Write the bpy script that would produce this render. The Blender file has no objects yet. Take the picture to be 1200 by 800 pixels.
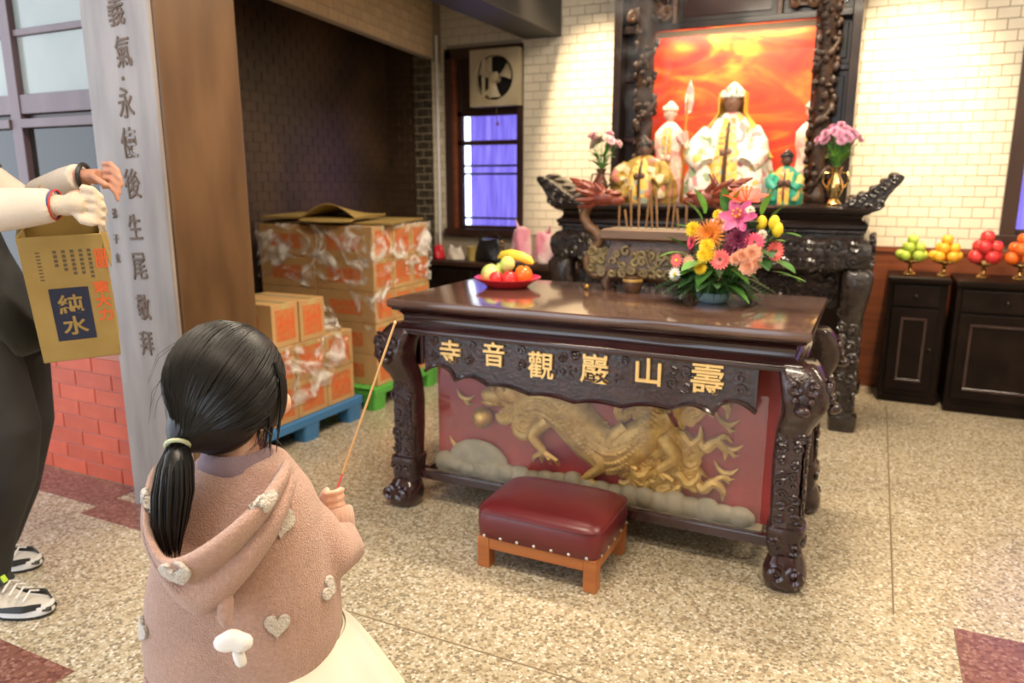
import bpy, bmesh, math, random
from mathutils import Vector, Matrix, Euler, noise
random.seed(7)
PI = math.pi
S = bpy.context.scene
C = S.collection

# ------------------------------------------------------------------ camera
FPX, PITCH, YAW, CAMH = 870.0, math.radians(12.07), math.radians(25.8), 1.25
cam = bpy.data.cameras.new('camera')
cam.sensor_width = 36.0
cam.lens = FPX / 1200 * 36
cam.clip_start = 0.05
cam.dof.use_dof = True
cam.dof.focus_distance = 1.45
cam.dof.aperture_fstop = 3.4
camo = bpy.data.objects.new('camera', cam)
C.objects.link(camo)
camo.location = (0, 0, CAMH)
camo.rotation_euler = (PI / 2 - PITCH, 0, YAW)
S.camera = camo

# ------------------------------------------------------------------ world, large lights, exposure
S.view_settings.view_transform = 'Standard'
S.view_settings.look = 'None'
S.view_settings.gamma = 1.0
S.view_settings.use_curve_mapping = False
S.view_settings.exposure = 0.68
S.cycles.use_denoising = True
S.cycles.max_bounces = 8
S.cycles.transparent_max_bounces = 16
S.cycles.sample_clamp_indirect = 6.0
W = bpy.data.worlds.new('daylight')
S.world = W
W.use_nodes = True
W.node_tree.nodes['Background'].inputs[0].default_value = (0.80, 0.89, 1.0, 1)
W.node_tree.nodes['Background'].inputs[1].default_value = 2.3

def area(name, loc, rot, sx, sy, power, col):
    l = bpy.data.lights.new(name, 'AREA')
    l.shape = 'RECTANGLE'; l.size = sx; l.size_y = sy; l.energy = power; l.color = col
    o = bpy.data.objects.new(name, l); C.objects.link(o)
    o.location = loc; o.rotation_euler = rot
    return o
WARM = (1.0, 0.78, 0.52)
NEUT = (1.0, 0.86, 0.66)
# fluorescent ceiling battens of the hall (the housings are built further down)
LAMPS = [(-0.75, 1.1, 2.93), (-0.75, 3.1, 2.93), (1.55, 2.6, 2.93), (1.0, 0.2, 2.93)]
POW = [38, 44, 44, 22]
for (x, y, z), p in zip(LAMPS, POW):
    area('batten_light', (x, y, z - 0.075), (0, 0, 0), 1.2, 0.16, p, NEUT)

def spot(name, loc, target, power, col, ang, blend=0.6, r=0.04):
    l = bpy.data.lights.new(name, 'SPOT')
    l.energy = power; l.color = col; l.spot_size = math.radians(ang); l.spot_blend = blend; l.shadow_soft_size = r
    o = bpy.data.objects.new(name, l); C.objects.link(o)
    o.location = loc
    o.rotation_euler = (Vector(target) - Vector(loc)).to_track_quat('-Z', 'Y').to_euler()
    return o

# ------------------------------------------------------------------ helpers
def at(px, py, Y):
    """point of the plane y = Y seen at photo pixel (px, py)"""
    X = px - 600; D = py - 400
    fw = FPX * math.cos(PITCH) - D * math.sin(PITCH); dn = D * math.cos(PITCH) + FPX * math.sin(PITCH)
    hx = X * math.cos(YAW) - fw * math.sin(YAW); hy = X * math.sin(YAW) + fw * math.cos(YAW)
    t = Y / hy
    return Vector((hx * t, Y, CAMH - dn * t))

def vw(px, py, f, o=(0, 0, 0)):
    """(right, away, up) of photo pixel at horizontal distance f, minus o"""
    X = px - 600; D = py - 400
    fw = FPX * math.cos(PITCH) - D * math.sin(PITCH); dn = D * math.cos(PITCH) + FPX * math.sin(PITCH)
    return Vector((X * f / fw - o[0], f - o[1], CAMH - dn * f / fw - o[2]))

def proj(p):
    x, y, z = p[0], p[1], p[2] - CAMH
    r = x * math.cos(YAW) + y * math.sin(YAW); f = -x * math.sin(YAW) + y * math.cos(YAW)
    fw = f * math.cos(PITCH) - z * math.sin(PITCH); dn = -z * math.cos(PITCH) - f * math.sin(PITCH)
    if fw < 0.05: return (-9999, -9999, fw)
    return (600 + FPX * r / fw, 400 + FPX * dn / fw, fw)

def tag(o, label=None, cat=None, group=None, kind=None):
    if label: o['label'] = label
    if cat: o['category'] = cat
    if group: o['group'] = group
    if kind: o['kind'] = kind
    return o

def thing(name, label, cat, loc=(0, 0, 0), rz=0, group=None, kind=None):
    o = bpy.data.objects.new(name, None); C.objects.link(o)
    o.empty_display_size = 0.05
    o.location = loc; o.rotation_euler = (0, 0, rz)
    return tag(o, label, cat, group, kind)

class MB:
    def __init__(s): s.v = []; s.f = []
    def add(s, vs, fs, M=None):
        b = len(s.v)
        s.v += [tuple(M @ Vector(p)) if M is not None else tuple(p) for p in vs]
        s.f += [tuple(i + b for i in f) for f in fs]
        return s
    def box(s, c, d, R=None):
        x, y, z = d[0] / 2, d[1] / 2, d[2] / 2
        vs = [(-x, -y, -z), (x, -y, -z), (x, y, -z), (-x, y, -z), (-x, -y, z), (x, -y, z), (x, y, z), (-x, y, z)]
        M = Matrix.Translation(c)
        if R is not None: M = M @ (R.to_matrix().to_4x4() if isinstance(R, Euler) else R)
        return s.add(vs, [(0, 3, 2, 1), (4, 5, 6, 7), (0, 1, 5, 4), (1, 2, 6, 5), (2, 3, 7, 6), (3, 0, 4, 7)], M)
    def bx(s, x0, x1, y0, y1, z0, z1):
        return s.box(((x0 + x1) / 2, (y0 + y1) / 2, (z0 + z1) / 2), (x1 - x0, y1 - y0, z1 - z0))
    def rings(s, rings, closed=True, c0=True, c1=True, M=None):
        n = len(rings[0]); vs = [p for r in rings for p in r]; fs = []
        for i in range(len(rings) - 1):
            for j in range(n if closed else n - 1):
                k = (j + 1) % n
                fs.append((i * n + j, i * n + k, (i + 1) * n + k, (i + 1) * n + j))
        if closed and c0: fs.append(tuple(range(n - 1, -1, -1)))
        if closed and c1: fs.append(tuple((len(rings) - 1) * n + j for j in range(n)))
        return s.add(vs, fs, M)
    def lathe(s, prof, n=20, c=(0, 0, 0), sx=1, sy=1, fold=0, nf=8, ph=0, M=None):
        rr = []
        for r, z in prof:
            rr.append([(c[0] + sx * r * (1 + fold * math.cos(nf * 2 * PI * k / n + ph)) * math.cos(2 * PI * k / n),
                        c[1] + sy * r * (1 + fold * math.cos(nf * 2 * PI * k / n + ph)) * math.sin(2 * PI * k / n), c[2] + z) for k in range(n)])
        return s.rings(rr, M=M)
    def ball(s, c, r, n=12, m=8, M=None):
        if not hasattr(r, '__len__'): r = (r, r, r)
        rr = []
        for i in range(m + 1):
            t = PI * (0.02 + 0.96 * i / m)
            rr.append([(c[0] + r[0] * math.sin(t) * math.cos(2 * PI * k / n), c[1] + r[1] * math.sin(t) * math.sin(2 * PI * k / n),
                        c[2] - r[2] * math.cos(t)) for k in range(n)])
        return s.rings(rr, M=M)
    def tube(s, pts, r, n=8, flat=1.0, up=None, M=None):
        pts = [Vector(p) for p in pts]
        rad = r if hasattr(r, '__len__') else [r] * len(pts)
        rr = []; pu = Vector(up) if up else None
        for i, p in enumerate(pts):
            t = (pts[min(i + 1, len(pts) - 1)] - pts[max(i - 1, 0)])
            t = t.normalized() if t.length > 1e-9 else Vector((0, 0, 1))
            if pu is None:
                pu = Vector((0, 0, 1)) if abs(t.z) < 0.9 else Vector((1, 0, 0))
            a = t.cross(pu)
            if a.length < 1e-6: a = t.orthogonal()
            a.normalize(); b = a.cross(t).normalized()
            if not up: pu = b
            rr.append([tuple(p + a * (rad[i] * math.cos(2 * PI * k / n)) + b * (flat * rad[i] * math.sin(2 * PI * k / n))) for k in range(n)])
        return s.rings(rr, M=M)
    def cyl(s, p, q, r, n=16, r2=None):
        return s.tube([p, q], [r, r if r2 is None else r2], n)
    def prism(s, poly, d0, d1, M=None):
        """polygon (u, v) extruded along w from d0 to d1"""
        n = len(poly)
        return s.rings([[(u, v, d0) for u, v in poly], [(u, v, d1) for u, v in poly]], M=M)
    def grid(s, fn, nu, nv, closed_u=False):
        vs = [fn(i / (nu if closed_u else nu - 1), j / (nv - 1)) for j in range(nv) for i in range(nu)]
        fs = []
        for j in range(nv - 1):
            for i in range(nu if closed_u else nu - 1):
                k = (i + 1) % nu
                fs.append((j * nu + i, j * nu + k, (j + 1) * nu + k, (j + 1) * nu + i))
        return s.add(vs, fs)
    def build(s, name, mat, parent=None, smooth=True, bevel=0, sub=0, solid=0, remesh=0, relax=0, M=None, bseg=2, ang=40):
        me = bpy.data.meshes.new(name)
        me.from_pydata(s.v, [], s.f)
        if M is not None: me.transform(M)
        me.update()
        bm = bmesh.new(); bm.from_mesh(me)
        bmesh.ops.recalc_face_normals(bm, faces=bm.faces)
        bm.to_mesh(me); bm.free()
        me.materials.append(mat if not isinstance(mat, str) else MAT[mat])
        if smooth:
            me.shade_smooth()
        o = bpy.data.objects.new(name, me); C.objects.link(o)
        if parent is not None: o.parent = parent
        if remesh:
            m = o.modifiers.new('remesh', 'REMESH'); m.mode = 'VOXEL'; m.voxel_size = remesh; m.use_smooth_shade = True
        if relax:
            m = o.modifiers.new('relax', 'SMOOTH'); m.iterations = relax; m.factor = 0.5
        if solid:
            m = o.modifiers.new('solid', 'SOLIDIFY'); m.thickness = solid; m.offset = 0
        if bevel:
            m = o.modifiers.new('bevel', 'BEVEL'); m.width = bevel; m.segments = bseg; m.limit_method = 'ANGLE'; m.angle_limit = math.radians(ang)
            m.harden_normals = False
        if sub:
            m = o.modifiers.new('sub', 'SUBSURF'); m.levels = sub; m.render_levels = sub
        if smooth and not remesh and not sub:
            m = o.modifiers.new('edges', 'EDGE_SPLIT'); m.split_angle = math.radians(50)
        return o

def molding(mb, prof, x0, x1, y0, y1, cap=True):
    """profile (out, z) swept round a rectangle"""
    rr = []
    for out, z in prof:
        rr.append([(x0 - out, y0 - out, z), (x1 + out, y0 - out, z), (x1 + out, y1 + out, z), (x0 - out, y1 + out, z)])
    return mb.rings(rr, c0=cap, c1=cap)

def sup_ring(cx, cy, hx, hy, z, n=20, p=3.0):
    out = []
    for k in range(n):
        a = 2 * PI * k / n; c, s_ = math.cos(a), math.sin(a)
        out.append((cx + hx * math.copysign(abs(c) ** (2 / p), c), cy + hy * math.copysign(abs(s_) ** (2 / p), s_), z))
    return out

def scroll(mb, o, ux, uy, r, turns=1.3, a0=0, sgn=1, th=0.006, n=6, N=16):
    """spiral relief lying in the plane (ux, uy)"""
    o, ux, uy = Vector(o), Vector(ux), Vector(uy)
    pts, rad = [], []
    for i in range(N):
        t = i / (N - 1); a = a0 + sgn * turns * 2 * PI * t; q = r * (1 - 0.85 * t)
        pts.append(o + ux * (q * math.cos(a)) + uy * (q * math.sin(a))); rad.append(th * (0.45 + 0.9 * math.sin(PI * (0.12 + 0.8 * t))))
    mb.tube(pts, rad, n)
    return mb

def carve(mb, o, ux, uy, w, h, step, th, seed=0):
    """a rectangle filled with carved scrolls and leaf bumps"""
    rnd = random.Random(seed); o, ux, uy = Vector(o), Vector(ux), Vector(uy)
    nrm = ux.cross(uy).normalized()
    nx, ny = max(1, int(w / step)), max(1, int(h / step))
    for i in range(nx):
        for j in range(ny):
            u = (i + 0.5 + rnd.uniform(-.25, .25)) * w / nx; v = (j + 0.5 + rnd.uniform(-.25, .25)) * h / ny
            p = o + ux * u + uy * v
            scroll(mb, p, ux, uy, step * rnd.uniform(.4, .6), rnd.uniform(.9, 1.6), rnd.uniform(0, 6.28), rnd.choice((-1, 1)), th, 5, 12)
            if rnd.random() < .7:
                q = p + ux * rnd.uniform(-.5, .5) * step + uy * rnd.uniform(-.5, .5) * step
                R = Matrix((ux, uy, nrm)).transposed().to_4x4()
                mb.ball((0, 0, 0), (step * rnd.uniform(.15, .3), step * rnd.uniform(.08, .18), th * 1.3), 7, 5,
                        Matrix.Translation(q) @ R @ Matrix.Rotation(rnd.uniform(0, 3.14), 4, 'Z'))
    return mb

def spl(pts, n=5):
    """smooth curve through the points"""
    P_ = [Vector(p) for p in pts]; P_ = [P_[0] * 2 - P_[1]] + P_ + [P_[-1] * 2 - P_[-2]]; out = []
    for i in range(1, len(P_) - 2):
        a, b, c, d = P_[i - 1:i + 3]
        for k in range(n):
            t = k / n; out.append(.5 * ((2 * b) + (c - a) * t + (2 * a - 5 * b + 4 * c - d) * t * t + (3 * b - a - 3 * c + d) * t ** 3))
    return out + [P_[-2]]
def lin(v, n=5):
    out = []
    for a, b in zip(v[:-1], v[1:]): out += [a + (b - a) * k / n for k in range(n)]
    return out + [v[-1]]

def glyph_mesh(txt, size, depth, bold=0.0, name='character'):
    cu = bpy.data.curves.new('g', 'FONT')
    cu.body = txt; cu.size = size; cu.extrude = depth / 2; cu.offset = bold
    cu.align_x = 'CENTER'; cu.align_y = 'CENTER'; cu.resolution_u = 3
    o = bpy.data.objects.new('g', cu); C.objects.link(o)
    bpy.context.view_layer.update()
    me = bpy.data.meshes.new_from_object(o.evaluated_get(bpy.context.evaluated_depsgraph_get()))
    bpy.data.objects.remove(o); bpy.data.curves.remove(cu)
    if me.vertices:
        xs = [v.co.x for v in me.vertices]; ys = [v.co.y for v in me.vertices]
        me.transform(Matrix.Translation((-(min(xs) + max(xs)) / 2, -(min(ys) + max(ys)) / 2, 0)))
    me.name = name
    return me

def glyph(name, txt, size, depth, mat, parent, M, bold=0.0):
    me = glyph_mesh(txt, size, depth, bold, name)
    me.transform(M)
    me.materials.clear(); me.materials.append(MAT[mat])
    o = bpy.data.objects.new(name, me); C.objects.link(o); o.parent = parent
    return o

def copy_tree(o, parent=None):
    c = o.copy(); C.objects.link(c)
    if parent is not None: c.parent = parent
    for ch in [x for x in bpy.data.objects if x.parent == o]:
        copy_tree(ch, c)
    return c

FRONT = Matrix(((1, 0, 0, 0), (0, 0, -1, 0), (0, 1, 0, 0), (0, 0, 0, 1)))     # local xy plane -> faces -Y
def face_front(x, y, z): return Matrix.Translation((x, y, z)) @ FRONT
SIDE = Matrix(((0, 0, 1, 0), (1, 0, 0, 0), (0, 1, 0, 0), (0, 0, 0, 1)))       # local xy plane -> faces +X
def face_side(x, y, z): return Matrix.Translation((x, y, z)) @ SIDE

# ------------------------------------------------------------------ materials
MAT = {}
def mat(name, col, rough=0.5, metal=0.0, col2=None, ns=8.0, ramp=(0.35, 0.65), bump=None, coat=0.0, sheen=0.0, stretch=None, rnd=0.0, emit=None, sss=0.0, spec=None, det=4.0):
    m = bpy.data.materials.new(name); m.use_nodes = True; MAT[name] = m
    nt = m.node_tree; b = nt.nodes['Principled BSDF']; L = nt.links.new
    b.inputs['Base Color'].default_value = (*col, 1); b.inputs['Roughness'].default_value = rough; b.inputs['Metallic'].default_value = metal
    if coat: b.inputs['Coat Weight'].default_value = coat; b.inputs['Coat Roughness'].default_value = 0.08
    if sheen: b.inputs['Sheen Weight'].default_value = sheen; b.inputs['Sheen Roughness'].default_value = .5
    if spec is not None: b.inputs['Specular IOR Level'].default_value = spec
    if sss: b.inputs['Subsurface Weight'].default_value = sss; b.inputs['Subsurface Radius'].default_value = (.02, .008, .004); b.inputs['Subsurface Scale'].default_value = .4
    tc = nt.nodes.new('ShaderNodeTexCoord'); vec = tc.outputs['Object']
    if stretch:
        mp = nt.nodes.new('ShaderNodeMapping'); mp.inputs['Scale'].default_value = stretch; L(vec, mp.inputs[0]); vec = mp.outputs[0]
    src = None
    if col2:
        n = nt.nodes.new('ShaderNodeTexNoise'); n.inputs['Scale'].default_value = ns; n.inputs['Detail'].default_value = det; L(vec, n.inputs['Vector'])
        r = nt.nodes.new('ShaderNodeValToRGB'); r.color_ramp.elements[0].position = ramp[0]; r.color_ramp.elements[1].position = ramp[1]
        r.color_ramp.elements[0].color = (*col, 1); r.color_ramp.elements[1].color = (*col2, 1)
        L(n.outputs['Fac'], r.inputs[0]); src = r.outputs[0]
    if rnd:
        oi = nt.nodes.new('ShaderNodeObjectInfo'); mr = nt.nodes.new('ShaderNodeMapRange')
        mr.inputs['To Min'].default_value = 1 - rnd; mr.inputs['To Max'].default_value = 1 + rnd * .3
        L(oi.outputs['Random'], mr.inputs['Value'])
        mx = nt.nodes.new('ShaderNodeMix'); mx.data_type = 'RGBA'; mx.blend_type = 'MULTIPLY'; mx.inputs['Factor'].default_value = 1
        if src is not None: L(src, mx.inputs['A'])
        else: mx.inputs['A'].default_value = (*col, 1)
        L(mr.outputs[0], mx.inputs['B']); src = mx.outputs['Result']
    if src is not None: L(src, b.inputs['Base Color'])
    if bump:
        n = nt.nodes.new('ShaderNodeTexNoise'); n.inputs['Scale'].default_value = bump[0]; n.inputs['Detail'].default_value = 3; L(vec, n.inputs['Vector'])
        bp = nt.nodes.new('ShaderNodeBump'); bp.inputs['Strength'].default_value = bump[1]; bp.inputs['Distance'].default_value = bump[2] if len(bump) > 2 else 0.005
        L(n.outputs['Fac'], bp.inputs['Height']); L(bp.outputs[0], b.inputs['Normal'])
    if emit: b.inputs['Emission Color'].default_value = (*emit[0], 1); b.inputs['Emission Strength'].default_value = emit[1]
    return m

def terrazzo(name, cols, scale, joint):
    m = bpy.data.materials.new(name); m.use_nodes = True; MAT[name] = m
    nt = m.node_tree; b = nt.nodes['Principled BSDF']; L = nt.links.new
    tc = nt.nodes.new('ShaderNodeTexCoord')
    v = nt.nodes.new('ShaderNodeTexVoronoi'); v.inputs['Scale'].default_value = scale; L(tc.outputs['Object'], v.inputs['Vector'])
    sp = nt.nodes.new('ShaderNodeSeparateColor'); L(v.outputs['Color'], sp.inputs[0])
    r = nt.nodes.new('ShaderNodeValToRGB'); r.color_ramp.interpolation = 'CONSTANT'
    el = r.color_ramp.elements
    while len(el) < len(cols): el.new(0.5)
    for i, c in enumerate(cols): el[i].position = i / len(cols); el[i].color = (*c, 1)
    L(sp.outputs[0], r.inputs[0])
    e = nt.nodes.new('ShaderNodeTexVoronoi'); e.feature = 'DISTANCE_TO_EDGE'; e.inputs['Scale'].default_value = scale; L(tc.outputs['Object'], e.inputs['Vector'])
    er = nt.nodes.new('ShaderNodeMapRange'); er.inputs['From Min'].default_value = 0.02; er.inputs['From Max'].default_value = 0.12; L(e.outputs['Distance'], er.inputs['Value'])
    mx = nt.nodes.new('ShaderNodeMix'); mx.data_type = 'RGBA'; mx.inputs['A'].default_value = (*joint, 1); L(er.outputs[0], mx.inputs['Factor']); L(r.outputs[0], mx.inputs['B'])
    n = nt.nodes.new('ShaderNodeTexNoise'); n.inputs['Scale'].default_value = 1.3; n.inputs['Detail'].default_value = 5; L(tc.outputs['Object'], n.inputs['Vector'])
    nr = nt.nodes.new('ShaderNodeMapRange'); nr.inputs['From Min'].default_value = .3; nr.inputs['From Max'].default_value = .7; nr.inputs['To Min'].default_value = .8; nr.inputs['To Max'].default_value = 1.05; L(n.outputs['Fac'], nr.inputs['Value'])
    m2 = nt.nodes.new('ShaderNodeMix'); m2.data_type = 'RGBA'; m2.blend_type = 'MULTIPLY'; m2.inputs['Factor'].default_value = 1; L(mx.outputs['Result'], m2.inputs['A']); L(nr.outputs[0], m2.inputs['B'])
    L(m2.outputs['Result'], b.inputs['Base Color'])
    rr = nt.nodes.new('ShaderNodeMapRange'); rr.inputs['To Min'].default_value = .12; rr.inputs['To Max'].default_value = .34; L(n.outputs['Fac'], rr.inputs['Value']); L(rr.outputs[0], b.inputs['Roughness'])
    return m

def thin_glass(name, tint=(1, 1, 1), rough=0.02, base=0.05, wrinkle=None, painted_sheen=0.0):
    m = bpy.data.materials.new(name); m.use_nodes = True; MAT[name] = m
    nt = m.node_tree; nt.nodes.clear(); L = nt.links.new
    out = nt.nodes.new('ShaderNodeOutputMaterial')
    tr = nt.nodes.new('ShaderNodeBsdfTransparent'); tr.inputs[0].default_value = (*tint, 1)
    gl = nt.nodes.new('ShaderNodeBsdfGlossy'); gl.inputs['Roughness'].default_value = rough
    fr = nt.nodes.new('ShaderNodeLayerWeight'); fr.inputs['Blend'].default_value = .5      # Schlick: base + (1 - base) * facing^5, alike on both sides
    pw = nt.nodes.new('ShaderNodeMath'); pw.operation = 'POWER'; pw.inputs[1].default_value = 5; L(fr.outputs['Facing'], pw.inputs[0])
    ad = nt.nodes.new('ShaderNodeMath'); ad.operation = 'MULTIPLY_ADD'; ad.inputs[1].default_value = 1 - base; ad.inputs[2].default_value = base; L(pw.outputs[0], ad.inputs[0])
    mx = nt.nodes.new('ShaderNodeMixShader'); L(ad.outputs[0], mx.inputs[0]); L(tr.outputs[0], mx.inputs[1]); L(gl.outputs[0], mx.inputs[2])
    last = mx
    tc = nt.nodes.new('ShaderNodeTexCoord')
    if wrinkle:
        n = nt.nodes.new('ShaderNodeTexNoise'); n.inputs['Scale'].default_value = wrinkle[0]; n.inputs['Detail'].default_value = 4; n.inputs['Distortion'].default_value = 1.5
        L(tc.outputs['Object'], n.inputs['Vector'])
        bp = nt.nodes.new('ShaderNodeBump'); bp.inputs['Strength'].default_value = wrinkle[1]; bp.inputs['Distance'].default_value = .02
        L(n.outputs['Fac'], bp.inputs['Height']); L(bp.outputs[0], gl.inputs['Normal'])
    if painted_sheen:
        df = nt.nodes.new('ShaderNodeBsdfDiffuse'); df.inputs[0].default_value = (.85, .83, .8, 1)  # white diffuse patches stand in for the film's bright sheen
        n2 = nt.nodes.new('ShaderNodeTexNoise'); n2.inputs['Scale'].default_value = 4.5; n2.inputs['Detail'].default_value = 5; n2.inputs['Distortion'].default_value = 2.5
        L(tc.outputs['Object'], n2.inputs['Vector'])
        mr = nt.nodes.new('ShaderNodeMapRange'); mr.inputs['From Min'].default_value = .47; mr.inputs['From Max'].default_value = .68; mr.inputs['To Max'].default_value = painted_sheen
        L(n2.outputs['Fac'], mr.inputs['Value'])
        m2 = nt.nodes.new('ShaderNodeMixShader'); L(mr.outputs[0], m2.inputs[0]); L(mx.outputs[0], m2.inputs[1]); L(df.outputs[0], m2.inputs[2]); last = m2
    L(last.outputs[0], out.inputs[0])
    return m

def multi(name, cols, scale, rough=.5, kind='voronoi', bump=None, metal=0, stretch=None):
    """patchwork of several colours (embroidery, painting)"""
    m = bpy.data.materials.new(name); m.use_nodes = True; MAT[name] = m
    nt = m.node_tree; b = nt.nodes['Principled BSDF']; L = nt.links.new
    b.inputs['Roughness'].default_value = rough; b.inputs['Metallic'].default_value = metal
    tc = nt.nodes.new('ShaderNodeTexCoord'); vec = tc.outputs['Object']
    if stretch:
        mp = nt.nodes.new('ShaderNodeMapping'); mp.inputs['Scale'].default_value = stretch; L(vec, mp.inputs[0]); vec = mp.outputs[0]
    r = nt.nodes.new('ShaderNodeValToRGB'); el = r.color_ramp.elements
    while len(el) < len(cols): el.new(0.5)
    if kind == 'voronoi':
        wn = nt.nodes.new('ShaderNodeTexNoise'); wn.inputs['Scale'].default_value = scale * .8; L(vec, wn.inputs['Vector'])
        ad = nt.nodes.new('ShaderNodeVectorMath'); ad.operation = 'MULTIPLY_ADD'; ad.inputs[1].default_value = (.6 / scale,) * 3; L(wn.outputs['Color'], ad.inputs[0]); L(vec, ad.inputs[2])
        v = nt.nodes.new('ShaderNodeTexVoronoi'); v.inputs['Scale'].default_value = scale; L(ad.outputs[0], v.inputs['Vector'])
        sp = nt.nodes.new('ShaderNodeSeparateColor'); L(v.outputs['Color'], sp.inputs[0]); L(sp.outputs[0], r.inputs[0])
        r.color_ramp.interpolation = 'CONSTANT'
        for i, c in enumerate(cols): el[i].position = i / len(cols); el[i].color = (*c, 1)
    else:
        n = nt.nodes.new('ShaderNodeTexNoise'); n.inputs['Scale'].default_value = scale; n.inputs['Detail'].default_value = 3; n.inputs['Distortion'].default_value = 2.2
        L(vec, n.inputs['Vector']); L(n.outputs['Fac'], r.inputs[0])
        for i, c in enumerate(cols): el[i].position = .25 + .5 * i / max(1, len(cols) - 1); el[i].color = (*c, 1)
    L(r.outputs[0], b.inputs['Base Color'])
    if bump:
        n = nt.nodes.new('ShaderNodeTexNoise'); n.inputs['Scale'].default_value = bump[0]; L(vec, n.inputs['Vector'])
        bp = nt.nodes.new('ShaderNodeBump'); bp.inputs['Strength'].default_value = bump[1]; bp.inputs['Distance'].default_value = .005
        L(n.outputs['Fac'], bp.inputs['Height']); L(bp.outputs[0], b.inputs['Normal'])
    return m

terrazzo('terrazzo', [(.46, .38, .26), (.58, .51, .40), (.25, .19, .12), (.52, .44, .31), (.70, .64, .54), (.38, .29, .18), (.55, .46, .32), (.22, .18, .13)], 112, (.40, .33, .22))
terrazzo('terrazzo_red', [(.20, .09, .07), (.26, .12, .09), (.15, .06, .05), (.30, .16, .13)], 80, (.20, .08, .06))
mat('joint', (.20, .14, .08), .5)
mat('tile_white', (.74, .66, .52), .22, rnd=.09)
mat('mortar', (.36, .30, .22), .8)
mat('tile_band', (.74, .60, .40), .3, rnd=.12, col2=(.60, .45, .27), ns=3)  # cream tile, lightened to carry the warm altar light in its colour
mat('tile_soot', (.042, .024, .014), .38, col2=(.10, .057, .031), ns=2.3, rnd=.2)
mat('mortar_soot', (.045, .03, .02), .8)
mat('brick_red', (.46, .065, .028), .55, col2=(.54, .09, .04), ns=9, rnd=.15, bump=(60, .3))
mat('mortar_red', (.46, .18, .13), .8)
mat('stone_grey_daylit', (.22, .185, .175), .42, col2=(.31, .265, .245), ns=5, stretch=(3, 3, .5), bump=(180, .15, .002))  # pillar front: stone tone with some cool daylight put into the grey
mat('stone_brown_lamplit', (.09, .045, .020), .36, col2=(.155, .082, .037), ns=3, stretch=(2, 2, .6), bump=(180, .12, .002))  # pillar shaft: stone tone with some warm lamplight put into the brown
mat('ink_carved', (.13, .085, .06), .7)
mat('lacquer', (.020, .007, .008), .16, col2=(.038, .012, .012), ns=6, coat=.5)
mat('lacquer_carved', (.018, .008, .009), .24, col2=(.040, .016, .016), ns=30, coat=.4, bump=(70, .5, .006))
mat('lacquer_top', (.085, .045, .035), .14, col2=(.14, .075, .055), ns=5, coat=.6, stretch=(1, 6, 1))  # lighter than the other lacquer: the white wall's reflection is painted in
mat('lacquer_black', (.009, .005, .004), .28, col2=(.018, .010, .008), ns=9, coat=.15, spec=.35)
mat('black_carved', (.012, .008, .008), .27, col2=(.034, .024, .021), ns=28, coat=.3, bump=(60, .6, .008))
mat('carved_brown', (.06, .026, .014), .35, col2=(.12, .06, .03), ns=25, bump=(80, .6, .006))
mat('wood_dark', (.035, .017, .012), .35, col2=(.06, .028, .018), ns=7, stretch=(1, 1, .15))
mat('wood_purple', (.13, .085, .10), .45, col2=(.18, .12, .13), ns=7, stretch=(1, 1, .2))
mat('wood_red', (.17, .045, .018), .4, col2=(.26, .075, .028), ns=5, stretch=(.3, 1, 6))
mat('wood_stool', (.30, .085, .018), .4, col2=(.40, .13, .03), ns=6, stretch=(.4, 4, 6))
mat('wood_burner', (.12, .055, .02), .4, col2=(.19, .095, .036), ns=9, stretch=(.5, 3, 6))
mat('leather', (.10, .009, .013), .34, col2=(.135, .014, .017), ns=4, bump=(220, .12, .002))
mat('steel_tack', (.7, .66, .6), .3, 1)
mat('gold', (.62, .36, .09), .35, .75, col2=(.40, .22, .05), ns=30, bump=(60, .4))
mat('gold_letter', (.78, .52, .20), .35, .45)
mat('gold_dull', (.46, .27, .06), .42, .3, col2=(.66, .42, .12), ns=26, bump=(90, .7, .006))
mat('board_red', (.30, .025, .022), .5, col2=(.38, .04, .03), ns=5)
mat('rock_grey', (.30, .25, .17), .6, col2=(.20, .17, .11), ns=16, bump=(30, .5))
mat('brass', (.72, .48, .18), .22, 1)
mat('cardboard', (.50, .29, .115), .75, col2=(.57, .34, .145), ns=6, rnd=.12)
mat('cardboard_olive', (.31, .20, .055), .7, col2=(.37, .25, .075), ns=8)
mat('cardboard_inside', (.32, .20, .09), .8)
mat('print_red', (.62, .13, .035), .7, col2=(.55, .22, .07), ns=40)
mat('print_navy', (.012, .018, .05), .6)
mat('print_dark', (.12, .085, .05), .7)
mat('print_orange', (.72, .12, .03), .65)
mat('tape', (.55, .40, .18), .25, coat=.4)
thin_glass('wrap', (.98, .97, .95), .22, .07, (16, .8), .8)
thin_glass('glass', (.97, .98, .97), .015, .05)
thin_glass('glass_case', (.97, .97, .97), .03, .045)
mat('glass_frosted', (.30, .33, .31), .12, col2=(.38, .40, .37), ns=2)
mat('glass_dark', (.02, .017, .013), .08)
mat('pallet_blue', (.05, .19, .42), .45)
mat('pallet_green', (.10, .40, .06), .45)
mat('tarp_purple', (.16, .10, .50), .5, col2=(.26, .18, .62), ns=4, stretch=(6, 6, .6))
mat('tarp_glow', (.2, .2, .2), .6)
mat('plastic_beige', (.52, .44, .30), .45, col2=(.42, .34, .21), ns=5)
mat('metal_dark', (.02, .018, .016), .4, .5)
mat('beam_grey', (.032, .028, .026), .5)
mat('ceiling', (.55, .50, .42), .8)
mat('plaster', (.6, .56, .48), .8)
mat('lamp_body', (.8, .8, .78), .5)
mat('tube_glow', (1, 1, 1), .5, emit=((1, .95, .85), 4.0))
mat('skin_girl', (.72, .42, .30), .5, sss=.15)
mat('skin_man', (.55, .27, .18), .5, sss=.1)
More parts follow.
